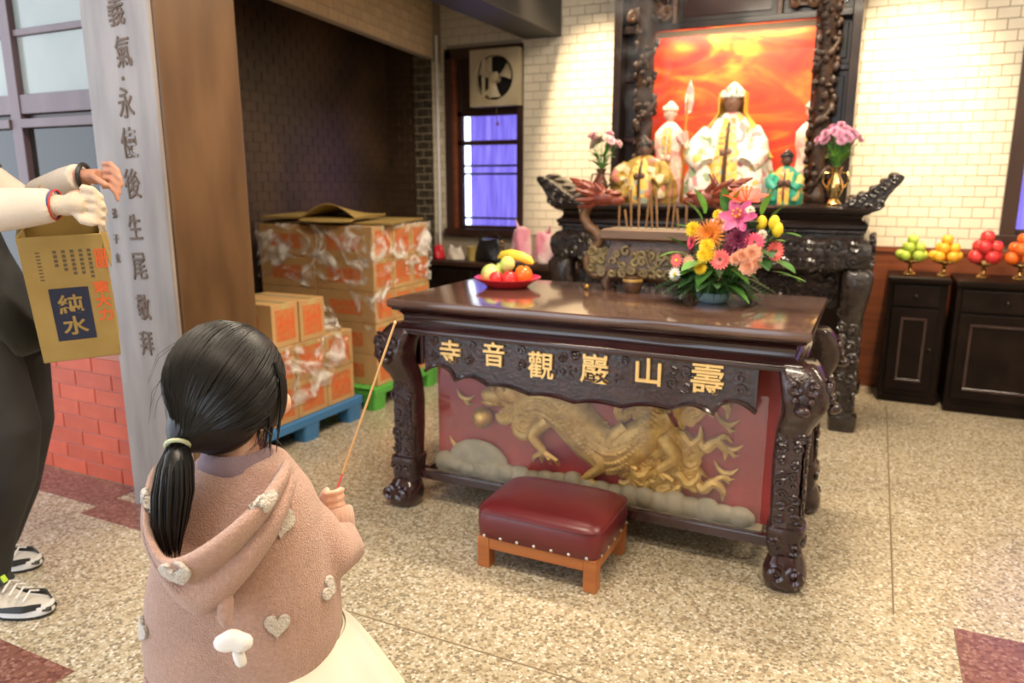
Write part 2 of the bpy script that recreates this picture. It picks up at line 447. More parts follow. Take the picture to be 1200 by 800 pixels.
mat('hair', (.006, .005, .005), .42, col2=(.012, .010, .009), ns=10, stretch=(40, 40, 4), spec=.35)
mat('hair_tie', (.48, .52, .34), .6)
mat('fleece', (.52, .30, .225), .9, col2=(.60, .365, .285), ns=160, bump=(380, 1.0, .006), sheen=.35)
mat('fleece_rib', (.52, .31, .23), .9, bump=(420, .5, .003), sheen=.4)
mat('boucle', (.78, .70, .61), .95, bump=(300, 1.0, .008), sheen=.5, col2=(.66, .57, .48), ns=190)
mat('puff_white', (.84, .81, .78), .8, sheen=.4, bump=(300, .3, .003))
mat('collar_purple', (.24, .165, .19), .85, bump=(300, .4, .003))
mat('tulle', (.72, .74, .55), .8, col2=(.78, .66, .62), ns=3)
mat('leggings', (.62, .56, .5), .8)
mat('incense', (.50, .29, .12), .6)
mat('incense_red', (.65, .05, .06), .6)
mat('sleeve', (.62, .53, .45), .85, bump=(250, .3, .003), col2=(.68, .59, .50), ns=6)
mat('glove', (.66, .53, .40), .9, bump=(350, .8, .004), stretch=(1, 1, 1))
mat('jacket', (.034, .036, .038), .75, col2=(.05, .051, .052), ns=8, bump=(150, .2, .003))
mat('trousers', (.010, .009, .009), .75, col2=(.017, .016, .016), ns=9)
mat('shoe_mesh', (.60, .56, .50), .75, bump=(300, .4, .003))
mat('shoe_black', (.02, .022, .022), .5)
mat('shoe_white', (.74, .73, .74), .5)
mat('lime', (.45, .65, .05), .5)
mat('band_red', (.5, .04, .03), .6)
mat('band_blue', (.06, .08, .25), .6)
mat('leaf', (.06, .19, .03), .45, col2=(.11, .30, .05), ns=20, rnd=.3)
mat('leaf_light', (.16, .38, .05), .45, col2=(.25, .48, .08), ns=20, rnd=.2)
mat('leaf_dark', (.02, .065, .018), .45, col2=(.035, .10, .025), ns=20)
for nm, c in dict(petal_pink=(.80, .07, .14), petal_coral=(.80, .13, .12), petal_yellow=(.86, .58, .02), petal_orange=(.62, .20, .02), petal_plum=(.16, .012, .05),
                  petal_magenta=(.42, .045, .16), petal_red=(.66, .04, .012), petal_peach=(.86, .42, .26), petal_white=(.85, .72, .62), petal_mauve=(.62, .30, .42), petal_pale=(.80, .56, .60)).items():
    mat(nm, c, .55, col2=tuple(min(1, x * 1.25 + .02) for x in c), ns=40)
mat('glass_bluish', (.25, .35, .42), .1)
mat('plate_red', (.72, .03, .04), .25, coat=.3)
mat('fruit_green', (.36, .52, .05), .3, col2=(.50, .62, .10), ns=6, rnd=.1)
mat('fruit_guava', (.50, .62, .12), .45, col2=(.68, .72, .28), ns=9, bump=(25, .6, .01))
mat('fruit_orange', (.85, .36, .02), .35, col2=(.90, .48, .04), ns=8, bump=(150, .2, .002), rnd=.08)
mat('fruit_red', (.60, .02, .03), .2, col2=(.72, .07, .06), ns=6, rnd=.1)
mat('fruit_tomato', (.80, .15, .02), .2)
mat('fruit_yellow', (.85, .60, .06), .4)
mat('stem_brown', (.10, .06, .02), .7)
multi('painting', [(.42, .012, .01), (.58, .03, .012), (.66, .07, .012), (.76, .20, .02), (.82, .36, .06)], 2.0, .5, 'noise', stretch=(.8, 1, 2.2))
multi('robe_white', [(.80, .74, .66), (.80, .72, .62), (.72, .30, .30), (.80, .74, .66), (.80, .75, .67), (.74, .48, .12), (.80, .74, .64), (.76, .56, .46), (.80, .74, .66), (.30, .38, .22), (.80, .74, .66)], 26, .5, bump=(80, .4))
multi('robe_gold', [(.34, .20, .035), (.44, .28, .05), (.60, .48, .28), (.26, .12, .02), (.50, .16, .14), (.40, .26, .05)], 24, .4, bump=(80, .4))
multi('robe_green', [(.03, .32, .20), (.05, .42, .28), (.04, .28, .20), (.60, .48, .14)], 20, .4, bump=(80, .4))
multi('brocade', [(.76, .46, .06), (.78, .52, .10), (.34, .38, .30), (.80, .56, .16), (.74, .46, .08), (.60, .22, .06)], 48, .4, bump=(90, .4))
multi('robe_pale', [(.84, .74, .62), (.80, .58, .50), (.86, .80, .70), (.72, .40, .36)], 22, .5, bump=(90, .5))
multi('crown_mix', [(.86, .83, .74), (.84, .80, .70), (.25, .30, .22), (.86, .74, .35)], 38, .3)
mat('face_dark', (.10, .045, .03), .35)
mat('face_pale', (.66, .46, .38), .4)
mat('veil', (.78, .38, .035), .5, col2=(.84, .52, .10), ns=14)
mat('robe_inner', (.08, .045, .02), .5)
mat('bag_red', (.75, .03, .05), .3)
mat('bag_pink', (.72, .26, .36), .4, col2=(.86, .68, .66), ns=7, ramp=(.42, .58), bump=(12, .5, .02))
mat('bag_white', (.80, .70, .62), .4, bump=(20, .5, .01))
mat('bag_black', (.02, .018, .018), .3, bump=(25, .5, .01))
mat('cup_yellow', (.62, .46, .14), .4)
mat('ornament_red', (.15, .025, .012), .4, col2=(.24, .05, .024), ns=30, bump=(60, .5, .006))
mat('carving_olive', (.16, .115, .05), .5, col2=(.27, .20, .09), ns=30, bump=(70, .6, .006))
mat('incense_brown', (.26, .13, .05), .6)
mat('cabinet_black', (.007, .004, .003), .34, spec=.12, col2=(.014, .008, .006), ns=9)
mat('face_goddess', (.17, .085, .055), .32, col2=(.22, .11, .07), ns=12)
mat('column_carved', (.016, .008, .006), .45, col2=(.042, .021, .012), ns=30, spec=.3, bump=(60, .6, .008))
# ------------------------------------------------------------------ the setting
def struct(mb, name, m, parent=None, bevel=0, label=None, smooth=False):
    o = mb.build(name, m, parent, smooth=smooth, bevel=bevel)
    if parent is None: tag(o, label, None, None, 'structure')
    return o

floor = struct(MB().bx(-7, 3.4, -3, 5.3, -.12, 0), 'floor', 'terrazzo', label='speckled cream terrazzo floor of the temple hall')
for x0, x1, y0, y1 in [(-4.2, -2.665, 1.745, 1.93), (-2.665, -2.2, 1.675, 1.83), (-3.4, -1.78, .55, 1.05), (.31, .95, 1.6, 2.275), (-3.0, -1.78, -.4, -.1)]:
    MB().bx(x0, x1, y0, y1, -.01, .0012).build('red_inlay', 'terrazzo_red', floor, smooth=False)
for x0, x1, y0, y1 in [(.152, .158, 2.275, 4.6), (-1.78, .31, 1.583, 1.588), (.308, .312, -2, 2.275), (-1.782, -1.778, .2, 1.05)]:
    MB().bx(x0, x1, y0, y1, -.01, .0008).build('joint_strip', 'joint', floor, smooth=False)

TW, TH, TJ = .1085, .0595, .004
def tile_base(name, w, h, d, bev):
    me = bpy.data.meshes.new(name)
    bm = bmesh.new(); bmesh.ops.create_cube(bm, size=1)
    bmesh.ops.scale(bm, vec=(w, d, h), verts=bm.verts)
    bmesh.ops.bevel(bm, geom=[e for e in bm.edges if e.verts[0].co.y < 0 and e.verts[1].co.y < 0], offset=bev, segments=1, affect='EDGES')
    bm.to_mesh(me); bm.free()
    return me

def tiles(parent, piece, m, M, w, z0, z1, tw, th, tj, d, skip=(), limit=300, bev=.0012, PM=Matrix.Identity(4)):
    """brick-bonded pieces on a plane: M maps (u along wall, 0, z) to the world; front faces local -y"""
    base = tile_base(piece, tw - tj, th - tj, d, bev); base.materials.append(MAT[m])
    pcs = []
    nrow = int((z1 - z0) / th + .001)
    for r in range(nrow):
        z = z0 + (r + .5) * th; off = -tw / 2 if r % 2 else 0
        u = off
        while u < w - .01:
            a, b = max(u, 0), min(u + tw, w)
            u += tw
            segs = [(a, b)]
            for (s0, s1, t0, t1) in skip:
                if t0 - th / 2 < z < t1 + th / 2:
                    ns = []
                    for (p, q) in segs:
                        if q <= s0 or p >= s1: ns.append((p, q)); continue
                        if p < s0: ns.append((p, s0))
                        if q > s1: ns.append((s1, q))
                    segs = ns
            for (p, q) in segs:
                if q - p > .015: pcs.append(((p + q) / 2, z, q - p))
    def score(t):
        px, py, fw = proj(PM @ M @ Vector((t[0], 0, t[1])))
        inn = -20 < px < 1220 and -15 < py < 815
        return fw if inn else 100 + fw
    pcs.sort(key=score)
    rest = MB()
    for i, (u, z, wd) in enumerate(pcs):
        sc = (wd - tj) / (tw - tj)
        if i < limit and score((u, z, wd)) < 100:
            o = bpy.data.objects.new(piece, base); C.objects.link(o)
            o.parent = parent
            o.matrix_local = M @ Matrix.Translation((u, -d / 2, z)) @ Matrix.Diagonal((sc, 1, 1, 1))
        else:
            rest.box((u, -d / 2, z), (wd - tj, d, th - tj))
    if rest.v:
        tag(rest.build(piece + 's', m, parent, smooth=False, M=M), kind='stuff')

# back wall with two window openings
def wall_pieces(mb, x0, x1, z0, z1, y0, y1, holes):
    xs = sorted({x0, x1, *[h[0] for h in holes], *[h[1] for h in holes]})
    for a, b in zip(xs[:-1], xs[1:]):
        hz = [h for h in holes if h[0] <= a and h[1] >= b]
        if hz:
            mb.bx(a, b, y0, y1, z0, hz[0][2]); mb.bx(a, b, y0, y1, hz[0][3], z1)
        else: mb.bx(a, b, y0, y1, z0, z1)
    return mb
BY = 5.05
HA = (-2.98, -2.36, .885, 2.20); HB = (.66, 1.5, .95, 1.95)
wall_back = struct(wall_pieces(MB(), -3.25, 3.1, 0, 3.0, BY, BY + .14, [HA, HB]), 'wall_back', 'mortar', label='back wall faced with small cream glazed tiles')
X0 = -3.03
tiles(wall_back, 'tile', 'tile_white', Matrix.Translation((X0, BY, 0)), 4.6, .872, 2.96, TW, TH, TJ, .006,
      skip=[(HA[0] - X0, HA[1] - X0, HA[2] - .03, HA[3] + .03), (HB[0] - X0, HB[1] - X0, HB[2] - .03, HB[3] + .03), (-1.5 - X0, -.28 - X0, 0, 2.5)])
w = struct(MB().bx(-.1, 3.0, BY - .018, BY, 0, .868), 'trim_1', 'wood_red', bevel=.002, label='red brown wooden wainscot below the cream tiles')
MB().bx(-.1, 3.0, BY - .028, BY - .018, .845, .87).build('rail', 'wood_red', w, smooth=False)

# dark alcove behind the boxes
wall_left = struct(MB().bx(-3.60, -3.45, 2.0, 5.0, 0, 3.0), 'wall_left', 'mortar_soot', label='soot darkened tile wall behind the cartons')
ML = Matrix.Translation((-3.45, 2.05, 0)) @ Matrix.Rotation(PI / 2, 4, 'Z')
tiles(wall_left, 'tile', 'tile_soot', ML, 2.88, .60, 2.75, TW, TH, TJ, .004)
wall_alcove = struct(MB().bx(-3.6, -3.035, 4.93, 5.05, 0, 3.0), 'wall_alcove', 'mortar_soot', label='narrow soot darkened return wall of the alcove')
tiles(wall_alcove, 'tile', 'tile_soot', Matrix.Translation((-3.45, 4.93, 0)), .41, .60, 2.75, TW, TH, TJ, .004)
pier = struct(MB().bx(-3.2, -3.034, 4.926, 5.05, 0, 2.9), 'pier', 'mortar', label='narrow cream tiled pier beside the fan window')
tiles(pier, 'tile', 'tile_white', Matrix.Translation((-3.034, 4.926, 0)) @ Matrix.Rotation(PI / 2, 4, 'Z'), .12, .872, 2.13, TW, TH, TJ, .005)
MB().cyl((-3.012, 4.955, .72), (-3.012, 4.955, 2.3), .011, 10).build('conduit', 'lamp_body', pier)
# tiled lintel beam running from the pier to the pillar
LA = 8.2
lint = thing('lintel', 'cream tiled lintel beam over the dark alcove', None, (-3.03, 4.935, 0), math.radians(LA), kind='structure')
MB().bx(-.05, 0, -2.75, 0, 2.135, 2.98).build('beam_core', 'mortar', lint, smooth=False)
MT = Matrix.Translation((-3.03, 4.935, 0)) @ Matrix.Rotation(math.radians(LA), 4, 'Z')
tiles(lint, 'tile', 'tile_band', Matrix.Translation((0, -2.75, 0)) @ Matrix.Rotation(PI / 2, 4, 'Z'), 2.74, 2.137, 2.97, TW, TH, TJ, .006, PM=MT)

# pillar with an inscribed face
pil = thing('pillar', 'square stone pillar with a column of carved characters', None, (-2.375, 2.015, 0), 0, kind='structure')
MB().bx(-.175, .175, -.172, .185, 0, 2.98).build('shaft', 'stone_brown_lamplit', pil, smooth=False, bevel=.008)
tag(MB().bx(-.172, .166, -.188, -.172, 0, 2.98).build('inscribed_face', 'stone_grey_daylit', pil, smooth=False, bevel=.004), 'stone slab with carved writing, its grey partly painted daylight')
def pil_char(ch, px, py, size, bold=.0008):
    p = at(px, py, 1.826)
    glyph('character', ch, size, .004, 'ink_carved', pil, Matrix.Translation((p.x + 2.375, -.189, p.z)) @ FRONT @ Matrix.Rotation(.06, 4, 'Z') @ Matrix.Diagonal((.8, 1.1, 1, 1)), bold)
for ch, px, py, sz in [('義', 135, 10, .105), ('氣', 144, 60, .10), ('‧', 144, 92, .09), ('永', 147, 120, .10), ('使', 151, 167, .10), ('後', 155, 215, .10), ('生', 158, 266, .09), ('尾', 163, 312, .10), ('敬', 168, 360, .09), ('拜', 172, 402, .09)]:
    pil_char(ch, px, py, sz)
for ch, px, py in [('弟', 134, 250), ('子', 136, 280), ('立', 138, 302)]:
    pil_char(ch, px, py, .035, .0002)

# street-side wall left of the pillar: red brick below, timber window above
wall_front = struct(MB().bx(-4.6, -2.5, 1.94, 2.06, 0, .60), 'wall_front', 'mortar_red', label='low red brick wall beside the pillar')
tiles(wall_front, 'brick', 'brick_red', Matrix.Translation((-4.6, 1.94, 0)), 2.05, 0.0, .575, .23, .068, .005, .006, bev=.002)
MB().bx(-4.6, -2.55, 1.92, 2.06, .578, .61).build('sill', 'wood_purple', wall_front, smooth=False, bevel=.003)
win = thing('window_1', 'purple brown timber window with frosted panes beside the pillar', None, (-3.3, 1.95, 0), 0, kind='structure')
def wbox(nm, m, x0, x1, y0, y1, z0, z1, par=win): return MB().bx(x0 + 3.3, x1 + 3.3, y0, y1, z0, z1).build(nm, m, par, smooth=False, bevel=.003)
for x in (-4.6, -3.98, -3.20, -2.62): wbox('stile', 'wood_purple', x, x + .065, -.01, .05, .61, 2.98)
for z0, z1, y0 in ((1.465, 1.50, -.02), (1.52, 1.595, -.005), (1.815, 1.84, 0), (2.08, 2.11, 0), (.61, .66, 0), (2.6, 2.98, 0)):
    for a, b in ((-4.535, -3.98), (-3.915, -3.20), (-3.135, -2.62)): wbox('rail', 'wood_purple', a, b, y0, .05, z0, z1)
for a, b in ((-4.535, -3.98), (-3.915, -3.20), (-3.135, -2.62)):
    for z0, z1, m in ((.66, 1.465, 'glass_dark'), (1.595, 1.815, 'glass_frosted'), (1.84, 2.08, 'glass_frosted'), (2.11, 2.6, 'glass_frosted')): wbox('pane', m, a, b, .015, .022, z0, z1)
    wbox('transom_panel', 'wood_dark', a, b, .02, .04, 1.50, 1.52)

# ceiling, beam, right wall
struct(wall_pieces(MB(), -7, 3.1, -3, 5.3, 2.98, 3.08, []) if False else MB().bx(-4.7, 3.1, -2.2, 5.2, 2.98, 3.08), 'ceiling', 'ceiling', label='plain plaster ceiling')
struct(MB().bx(-2.335, -2.06, -2.2, 5.05, 2.235, 2.98), 'beam', 'beam_grey', bevel=.004, label='dark concrete ceiling beam reaching the back wall')
struct(MB().bx(-.6, 3.1, -2.3, -2.2, 0, 3.0), 'wall_daylight_block', 'plaster', label='plain unseen wall added on the entrance side to block daylight')  # added out of view to keep front daylight off the hall
struct(MB().bx(3.0, 3.1, -2.2, 5.2, 0, 3.0), 'wall_right', 'plaster', label='plain plaster side wall')

# back windows
def translucent(name, col, col2):
    m = bpy.data.materials.new(name); m.use_nodes = True; MAT[name] = m
    nt = m.node_tree; nt.nodes.clear(); L = nt.links.new
    out = nt.nodes.new('ShaderNodeOutputMaterial'); tr = nt.nodes.new('ShaderNodeBsdfTranslucent'); df = nt.nodes.new('ShaderNodeBsdfDiffuse'); ad = nt.nodes.new('ShaderNodeMixShader'); ad.inputs[0].default_value = .25
    tc = nt.nodes.new('ShaderNodeTexCoord'); mp = nt.nodes.new('ShaderNodeMapping'); mp.inputs['Scale'].default_value = (14, 1, 1.2); L(tc.outputs['Object'], mp.inputs[0])
    n = nt.nodes.new('ShaderNodeTexNoise'); n.inputs['Scale'].default_value = 2; L(mp.outputs[0], n.inputs['Vector'])
    r = nt.nodes.new('ShaderNodeValToRGB'); r.color_ramp.elements[0].position = .35; r.color_ramp.elements[1].position = .65
    r.color_ramp.elements[0].color = (*col, 1); r.color_ramp.elements[1].color = (*col2, 1); L(n.outputs['Fac'], r.inputs[0])
    L(r.outputs[0], tr.inputs[0]); L(r.outputs[0], df.inputs[0]); L(tr.outputs[0], ad.inputs[1]); L(df.outputs[0], ad.inputs[2]); L(ad.outputs[0], out.inputs[0])
translucent('tarp', (.12, .08, .38), (.19, .14, .50))
translucent('tarp_side', (.45, .36, .22), (.55, .42, .25))
w2 = thing('window_2', 'narrow dark timber window with purple sheeting outside', None, (-2.67, BY, 0), 0, kind='structure')
def w2b(nm, m, x0, x1, y0, y1, z0, z1): return MB().bx(x0 + 2.67, x1 + 2.67, y0, y1, z0, z1).build(nm, m, w2, smooth=False, bevel=.002)
w2b('jamb', 'wood_dark', -2.995, -2.94, -.02, .13, .885, 2.20); w2b('jamb', 'wood_dark', -2.395, -2.345, -.02, .13, .885, 2.20)
w2b('head', 'wood_dark', -2.995, -2.345, -.02, .13, 2.14, 2.215); w2b('sill', 'wood_dark', -3.0, -2.335, -.05, .13, .855, .905)
tag(w2b('inner_jamb', 'wood_red', -2.94, -2.915, .0, .12, .905, 2.14), 'reddish inner jamb')
for z0, z1 in ((1.735, 1.775), (1.525, 1.56), (.905, .93)): w2b('rail', 'wood_dark', -2.915, -2.395, .03, .07, z0, z1)
w2b('stile', 'wood_dark', -2.915, -2.875, .03, .07, .93, 2.14); 
for z in (1.375, 1.315, .985): MB().cyl((-2.88 + 2.67, .055, z), (-2.395 + 2.67, .055, z), .008, 8).build('bar', 'metal_dark', w2)
w2b('blind_panel', 'wood_dark', -2.875, -2.395, .048, .056, 1.775, 2.14)
for z0, z1 in ((1.56, 1.735), (.93, 1.525)): w2b('pane', 'glass', -2.875, -2.395, .048, .052, z0, z1)
def sheet(nm, m, x0, x1, z0, z1, y, par, amp=.012, k=9):
    return MB().grid(lambda u, v: (x0 + (x1 - x0) * u, y + amp * math.sin(k * 2 * PI * u + 1.5 * v), z0 + (z1 - z0) * v), 60, 8).build(nm, m, par)
sheet('purple_sheet', 'tarp', -.265, .45, -.1, 2.6, .26, w2)
t2 = thing('window_3', 'dark timber window with purple sheeting above the cabinets', None, (.66, BY, 0), 0, kind='structure')
def w3b(nm, m, x0, x1, y0, y1, z0, z1): return MB().bx(x0 - .66, x1 - .66, y0, y1, z0, z1).build(nm, m, t2, smooth=False, bevel=.002)
w3b('jamb', 'wood_dark', .64, .715, -.025, .13, .93, 1.97); w3b('jamb', 'wood_dark', 1.44, 1.52, -.025, .13, .93, 1.97)
w3b('head', 'wood_dark', .64, 1.52, -.025, .13, 1.9, 1.98); w3b('sill', 'wood_dark', .62, 1.54, -.05, .13, .915, .96)
for z0, z1 in ((1.4, 1.44), (.96, .99)): w3b('rail', 'wood_dark', .715, 1.44, .03, .07, z0, z1)
w3b('pane', 'glass', .715, 1.44, .048, .052, .99, 1.9)
sheet('purple_sheet', 'tarp', 0, 1.0, .7, 2.2, .26, t2)

# ceiling battens (their light is set at the top)
for i, (x, y, z) in enumerate(LAMPS):
    t = thing('ceiling_batten', 'white fluorescent batten on the plaster ceiling', 'lamp', (x, y, 2.98), 0, 'fluorescent battens')
    MB().bx(-.62, .62, -.05, .05, -.05, 0).build('housing', 'lamp_body', t, smooth=False, bevel=.004)
    MB().cyl((-.6, 0, -.064), (.6, 0, -.064), .014, 12).build('tube', 'tube_glow', t)
# ------------------------------------------------------------------ offering table
TX0, TX1, TY0, TY1, TZ = -1.575, -.165, 2.285, 2.965, .83
tb = thing('offering_table', 'large dark lacquered offering table with gold characters and a glazed dragon panel', 'table', (0, 0, 0))
m = MB(); molding(m, [(.024, .796), (.03, .80), (.032, .81), (.032, .822), (.028, .829), (.02, TZ)], TX0, TX1, TY0, TY1)
m.build('tabletop', 'lacquer_top', tb, smooth=True)
m = MB(); molding(m, [(.012, .700), (.016, .712), (.012, .722), (-.002, .728), (-.012, .745), (-.012, .765), (.0, .78), (.018, .788), (.022, .797)], TX0, TX1, TY0, TY1)
m.build('neck_molding', 'lacquer', tb)
# front and side aprons with a cusped lower edge
def cusp(u, L, lo=.545, amp=.05):
    e = min(u, L - u)
    if e < .13: return lo + .012 + .6 * amp * math.sin(PI * e / .13)
    if e < .26: return lo - .008 + .022 * math.sin(PI * (e - .13) / .13)
    return lo - .008 - .022 * math.sin(PI * (e - .26) / (L - .52)) + .012 * abs(math.sin(PI * (e - .26) / ((L - .52) / 4)))
def apron(L, lo=.545):
    n = 64; low = [(L * i / n, cusp(L * i / n, L, lo)) for i in range(n + 1)]
    return [(0, .705)] + low + [(L, .705)]
L = 1.19
poly = apron(L)
ap = MB()
AX0 = -1.465
strip_n = len(poly) - 2
for d in (0,):
    rings_f = [[(AX0 + poly[1 + i][0], 2.285, poly[1 + i][1]), (AX0 + poly[1 + i][0], 2.285, .705), (AX0 + poly[1 + i][0], 2.315, .705), (AX0 + poly[1 + i][0], 2.315, poly[1 + i][1])] for i in range(strip_n)]
    ap.rings(rings_f)
ap.build('apron', 'lacquer_carved', tb, smooth=False)
m = MB(); m.tube([(AX0 + u, 2.283, z + .004) for u, z in poly[1:-1]], .008, 6); m.build('apron_bead', 'lacquer', tb)
Ls = .50
sp = apron(Ls)
for X, s_ in ((-.185, 1), (-1.555, -1)):
    sa = MB(); sa.rings([[(X - .015, 2.375 + u, z), (X - .015, 2.375 + u, .705), (X + .015, 2.375 + u, .705), (X + .015, 2.375 + u, z)] for u, z in sp[1:-1]])
    sa.build('side_apron', 'lacquer_carved', tb, smooth=False)
# carved leaf work between the characters
chars = [('寺', 528, 412, .082), ('音', 579, 415, .082), ('觀', 634, 428, .088), ('巖', 697, 432, .092), ('山', 760, 434, .092), ('壽', 829, 443, .096)]
cx = [at(px, py, 2.28).x for _, px, py, _ in chars]
gaps = [(-1.46, cx[0] - .055)] + [(a + .055, b - .055) for a, b in zip(cx[:-1], cx[1:])] + [(cx[-1] + .055, -.30)]
for i, (a, b) in enumerate(gaps):
    cv = MB(); cv.bx(a - .003, b + .003, 2.2835, 2.2855, .596, .694); carve(cv, (a, 2.282, .595), (1, 0, 0), (0, 0, 1), b - a, .10, .038, .0045, i)
    cv.build('leaf_carving', 'lacquer_carved', tb)
for i, (ch, px, py, sz) in enumerate(chars):
    p = at(px, py, 2.278)
    glyph('gold_character', ch, sz * 1.12, .010, 'gold_letter', tb, face_front(p.x, 2.278, p.z), .0012)
for x in (-.285, -1.478): MB().bx(x, x + .012, 2.274, 2.286, .59, .70).build('corner_stile', 'lacquer', tb, smooth=False, bevel=.002)
# four carved legs
def table_leg(cx, cy, sx, sy, seed):
    m = MB()
    sec = [(.728, 0, .052), (.715, .006, .06), (.69, .018, .066), (.655, .03, .070), (.61, .034, .068), (.575, .026, .060), (.545, .014, .056), (.53, .008, .052), (.50, .0, .048), (.42, -.006, .046), (.32, -.004, .046), (.24, .0, .047), (.205, .002, .048), (.2, .004, .058), (.185, .005, .060), (.17, .004, .055), (.14, .004, .054), (.12, .006, .052), (.10, .008, .046)]
    m.rings([sup_ring(cx + sx * o, cy + sy * o, h, h, z, 24, 4) for z, o, h in reversed(sec)])
    leg = m.build('leg', 'lacquer_carved', tb)
    f = MB(); f.rings([sup_ring(cx + sx * .012, cy + sy * o, h, h, z, 24, 2.6) for z, o, h in ((0, .022, .048), (.010, .022, .060), (.035, .022, .067), (.06, .020, .066), (.09, .014, .056), (.112, .008, .046))])
    for k in (-1, 1): scroll(f, (cx + sx * .02 + k * .028, cy + sy * .088, .062), (1, 0, 0), (0, 0, 1), .03, 1.4, 1.5, k, .009)
    f.build('foot', 'lacquer', leg)
    for (ux, nx, ny) in (((1, 0, 0), 0, sy), ((0, 1, 0), sx, 0)):
        o = Vector((cx, cy, 0)) + Vector((nx, ny, 0)) * .048
        U = Vector(ux); c = MB()
        c.rings([[tuple(o + U * (s_ * .036) - Vector((nx, ny, 0)) * e + Vector((0, 0, z))) for s_, e, z in ((-1, .004, .215), (1, .004, .215), (1, .004, .66), (-1, .004, .66))], [tuple(o + U * (s_ * .036) - Vector((nx, ny, 0)) * .001 + Vector((0, 0, z))) for s_, z in ((-1, .215), (1, .215), (1, .66), (-1, .66))]])
        carve(c, o - U * .042 + Vector((0, 0, .21)), ux, (0, 0, 1), .084, .30, .036, .005, seed + int(nx * 3 + ny))
        q = o + Vector((sx, sy, 0)) * .03
        # beast mask: brow scrolls, eyes, snout
        for k in (-1, 1):
            scroll(c, q + U * (.026 * k) + Vector((nx, ny, 0)) * .018 + Vector((0, 0, .665)), ux, (0, 0, 1), .026, 1.3, 1.57, k, .009)
            c.ball(q + U * (.022 * k) + Vector((nx, ny, 0)) * .026 + Vector((0, 0, .628)), .012, 8, 6)
        c.ball(q + Vector((nx, ny, 0)) * .030 + Vector((0, 0, .60)), (.026, .026, .018), 10, 7)
        carve(c, o - U * .05 + Vector((nx, ny, 0)) * .010 + Vector((0, 0, .12)), ux, (0, 0, 1), .10, .07, .04, .006, seed + 9)
        c.build('leg_carving', 'lacquer_carved', leg)
table_leg(-.17, 2.335, 1, -1, 1); table_leg(-1.575, 2.335, -1, -1, 2); table_leg(-.17, 2.915, 1, 1, 3); table_leg(-1.575, 2.915, -1, 1, 4)
# lower frame, show case
m = MB()
for y in (2.335, 2.93): m.bx(-1.53, -.215, y, y + .03, .105, .14)
for x in (-1.545, -.215): m.bx(x, x + .03, 2.38, 2.88, .105, .14)
m.build('stretcher', 'lacquer', tb, smooth=False, bevel=.004)
MB().bx(-1.47, -.245, 2.365, 2.93, .118, .136).build('case_floor', 'rock_grey', tb, smooth=False)
MB().bx(-1.468, -.246, 2.340, 2.345, .138, .60).build('glass_pane', 'glass_case', tb, smooth=False)
brd = MB().bx(-1.50, -.22, 2.43, 2.45, .136, .70).build('dragon_board', 'board_red', tb, smooth=False)
# gilded dragon in relief on the board
BX, BY_, UX, UZ = -1.47, 2.428, Vector((1, 0, 0)), Vector((0, 0, 1))
def bp(u, v, d=0): return (BX + u, BY_ - d, .136 + v)
dg = MB()
path = []
for i in range(46):
    t = i / 45
    path.append(bp(.34 + .56 * t, .26 + .085 * math.sin(2.2 * PI * t + .4), .012 + .012 * math.sin(3 * PI * t)))
dg.tube(path, [.04 + .05 * math.sin(PI * min(1, (.1 + .9 * (i / 45)))) for i in range(46)], 12, .55, up=(0, 1, 0))
dr = dg.build('dragon_body', 'gold_dull', brd)
d2 = MB()
d2.ball(bp(.30, .36, .02), (.075, .035, .06), 14, 10); d2.ball(bp(.23, .33, .03), (.05, .028, .032), 12, 8); d2.ball(bp(.22, .30, .028), (.04, .022, .014), 12, 8)
for k in range(6): d2.tube([bp(.32 + .012 * k, .38 - .01 * k, .03), bp(.38 + .02 * k, .44 - .016 * k, .025), bp(.45 + .02 * k, .45 - .03 * k, .02)], [.010, .009, .003], 6)
for k in (-1, 1): d2.tube([bp(.29, .41, .02), bp(.30 + .03 * k, .46, .03), bp(.33 + .05 * k, .50, .02)], [.011, .009, .003], 6); d2.ball(bp(.265 + .02 * k, .365, .052), .011, 8, 6)
d2.build('dragon_head', 'gold_dull', brd)
d3 = MB(); d3.ball(bp(.185, .235, .03), (.042, .036, .042), 16, 10); d3.build('pearl', 'gold', brd)
# scales
sc = MB()
for i in range(3, 43):
    p = Vector(path[i])
    for j in range(-3, 4):
        rr = (.04 + .05 * math.sin(PI * min(1, (.1 + .9 * (i / 45)))))
        a = j * .42
        sc.ball(p + Vector((0, -.55 * rr * math.cos(a) - .001, rr * math.sin(a))), (.010, .004, .008), 6, 4)
tag(sc.build('dragon_scales', 'gold_dull', brd), kind='stuff')
lg = MB()
for (u, v, s_) in ((.45, .20, -1), (.62, .13, 1), (.75, .22, -1), (.88, .20, 1)):
    lg.tube(spl([bp(u, v + .06, .02), bp(u + .05 * s_, v, .035), bp(u - .01, v - .06, .03)]), lin([.03, .024, .014]), 8)
    for k in range(4): lg.tube([bp(u - .01, v - .06, .03), bp(u - .045 + .03 * k, v - .085, .035), bp(u - .055 + .035 * k, v - .11, .02)], [.010, .009, .003], 5)
lg.build('dragon_claws', 'gold_dull', brd)
rnd = random.Random(5)
